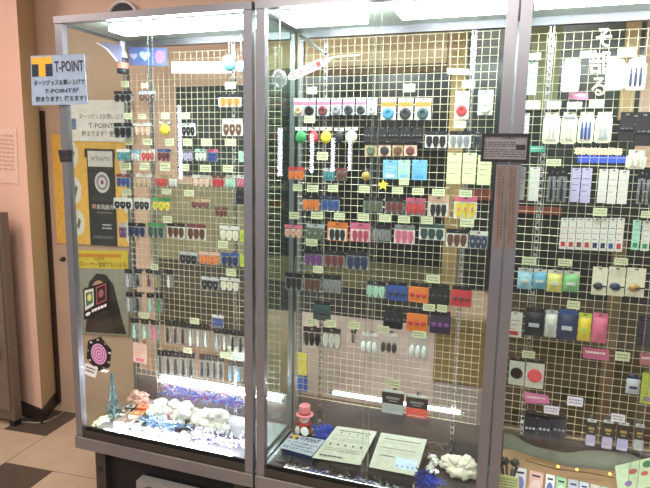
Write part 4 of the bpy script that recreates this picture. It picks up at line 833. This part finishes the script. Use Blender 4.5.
# right case deck
p = atz(508, 474, DZ)
dh = empty('dart_stand', (p.x, .12, DZ)); tag(dh, 'dark upright dart holder at the left corner of right case deck', 'holder')
MB().lathe([(.034, 0), (.036, .01), (.020, .016), (.018, .02)], BLACK, n=20).build('base', dh)
MB().lathe([(.016, .0205), (.030, .075), (.028, .105), (.001, .105)], mat('5a5e64', .3, .5), n=12).build('holder_body', dh)
for i in range(4):
    a = i*1.57+.4; MB().tube([(.016*math.cos(a), .016*math.sin(a), .1055), (.030*math.cos(a), .026*math.sin(a), .165)], [.0035, .0065], [BLACK, mat('4a4c52')][i % 2], 8).build('dart', dh)
for i, (sx) in enumerate((-1, 1)): MB().blob((sx*.018, 0, .178), .017, .013, .016, mat('2c2c30', .3), 12, .1, i).build('flight', dh, smooth=True)
# draped cloth backdrop
def cloth(lab, y0, y1, top, pw, col, ph):
    mb = MB(); N = 28; Mv = 8; vs = []
    for k in range(Mv+1):
        for i in range(N+1):
            x = .965+i/N*.84; t = k/Mv
            vs.append((x, y0-(y0-y1)*t+.002*math.sin(i*.9)*(1-t), max(DZ+.005, DZ+.006+top*(1-t)**pw*(1+.18*math.sin(i*.42+ph))+.004*math.sin(i*1.3+k))))
    fs = [(k*(N+1)+i, k*(N+1)+i+1, (k+1)*(N+1)+i+1, (k+1)*(N+1)+i) for k in range(Mv) for i in range(N)]
    mb.add(vs, fs, mat(col, .8, 0, .2, 9)); mb.add([(x, y+.001, z-.003) for x, y, z in vs], [f[::-1] for f in fs], mat(col, .8, 0, .2, 9))
    tag(mb.build('backdrop_cloth', smooth=True), lab, 'cloth')
cloth('orange brown cloth draped over the back of right case deck', .372, .255, .075, 1.3, 'a88463', 1)
cloth('grey green cloth hanging behind the orange brown cloth in right case', .398, .384, .125, 1.0, '8a8f84', 2)
# fairy lights
pts = [atz(u, v, DZ+.075) for u, v in ((526, 460), (541, 465), (556, 469), (572, 471), (590, 473), (606, 476), (614, 478))]
fl = empty('fairy_lights', pts[0]); tag(fl, 'dark fairy light string with tiny yellow bulbs across right case', 'lights')
MB().tube([q-pts[0] for q in pts], .0016, mat('2a2420'), 6).build('wire', fl)
for u, v in ((558, 466.5), (577, 469.5), (610, 474)):
    q = atz(u, v, DZ+.082)-pts[0]; MB().blob(tuple(q), .006, .006, .005, emis('ffc860', 2.5), 10, 0).build('bulb', fl, smooth=True)
# packs standing in front
J = [(519, 489, 12, 24, 'e8e6ee', '7c84c0', 'white and violet pack'), (535, 492, 14, 24, 'e8b8a8', 'f0d0c8', 'pink pack'), (549, 494, 9, 24, 'eceaf0', '5a64b4', 'white pack with blue oval'), (560, 495, 10, 22, '9ad0a0', 'c8e8cc', 'green pack'), (572, 497, 10, 22, 'b4bccc', 'd8dce8', 'grey blue pack'),
     (583, 498, 9, 21, 'c8d4f0', '9ab0e0', 'pale blue pack'), (594, 499, 9, 20, 'd8c8b8', 'ece0d4', 'cream pack'), (604, 500, 9, 20, '88c0c4', 'c0e0e0', 'teal pack')]
for i, (u, v, w, h, c, c2, d) in enumerate(J):
    z0 = DZ+.0005; b = atz(u, v, DZ); y = .225; sc_ = at(u+1, v, y).x-at(u, v, y).x
    xx = at(u, v, y).x; wd = w*sc_; ht = .100-.002*i
    o = empty('standing_pack', (xx, y, z0), random.uniform(-.1, .1)); tag(o, '%s standing in the front row of right case, %s' % (d, 'leftmost' if i == 0 else 'rightmost' if i == len(J)-1 else ORD[i]+' from left'), 'pack', 'packs standing on the right case deck')
    MB().box(-wd/2, -.006, 0, wd/2, .006, ht, mat(c, .35)).build('pack_body', o)
    MB().prism([(wd*.36*math.cos(a), ht*.45+ht*.28*math.sin(a)) for a in [k*math.pi/8 for k in range(16)]], -.0072, -.0062, mat(c2, .35)).build('printed_oval', o)
    MB().box(-wd*.3, -.0070, ht*.84, wd*.3, -.0062, ht*.92, inkd).build('printed_title', o)
s = Sheet(at(497, 474, .075), at(519, 478, .07), at(519, 500, .07), at(496, 498, .075), mat('d8e2a0', .4), .003); s.dashes(.1, .12, .9, .6, 4, mat('8a9470'), 3, .4)
tag(s.build('price_card'), 'pale yellow green card leaning at the left corner of right case', 'card')
s = Sheet(at(615, 466, .21), at(652, 457, .215), at(656, 486, .18), at(618, 492, .17), mat('c4d4b0', .5), .002); s.disc(.45, .35, .12, .10, mat('c0605c')); s.disc(.75, .5, .1, .08, mat('c0605c')); s.disc(.85, .2, .12, .12, mat('4a7a54')); s.disc(.3, .75, .1, .1, mat('8a6ab0'))
lo = s.build('patterned_cloth'); tag(lo, 'pale green patterned cloth at the right end of right case deck', 'cloth')

# ================================================================== LIGHTS SEEN MIRRORED IN THE GLASS
def mirror(u, v, Y):
    p = at(u, v, .012); d = p-CAM; d.y = -d.y; return p+d*((Y-p.y)/d.y)
for i, (u0, v0, u1, v1, r, lab) in enumerate(((178, 105, 178, 180, .020, 'farthest left, opposite left case'), (280, 128, 278, 177, .022, 'opposite the left side of middle case'), (312, 134, 311, 174, .018, 'second one opposite middle case'), (333, 138, 332, 172, .018, 'third one opposite middle case'), (350, 138, 349, 172, .016, 'fourth one opposite middle case'))):
    a_, b_ = mirror(u0, v0, -2.9), mirror(u1, v1, -2.9); zt, zb = a_.z, b_.z; o = empty('light_bar', (a_.x, -2.9, zb))
    tag(o, 'white upright light bar behind the camera, %s' % lab, 'lamp', 'upright light bars opposite the cases')
    MB().tube([(0, 0, .01), (0, 0, zt-zb)], r, emis('f0f0ff', 13), 10).build('tube', o)
    MB().box(-.03, -.05, 0, .03, -.026, zt-zb+.02, mat('3a3a3e')).build('mount', o)
for (u0, u1, v, c, s_, lab) in ((575, 622, 151, 'ffd8b0', 18, 'warm white level light bar behind the camera'), (578, 626, 159, '5a78ff', 12, 'blue level light bar behind the camera')):
    a_, b_ = mirror(u0, v, -2.9), mirror(u1, v, -2.9); cx_ = (a_.x+b_.x)/2; o = empty('light_bar', (cx_, -2.9, a_.z)); tag(o, lab, 'lamp')
    MB().tube([(-(b_.x-a_.x)/2, 0, 0), ((b_.x-a_.x)/2, 0, 0)], .028, emis(c, s_), 10).build('tube', o)
    MB().box(-(b_.x-a_.x)/2, -.05, -.03, (b_.x-a_.x)/2, -.03, .03, mat('3a3a3e')).build('mount', o)
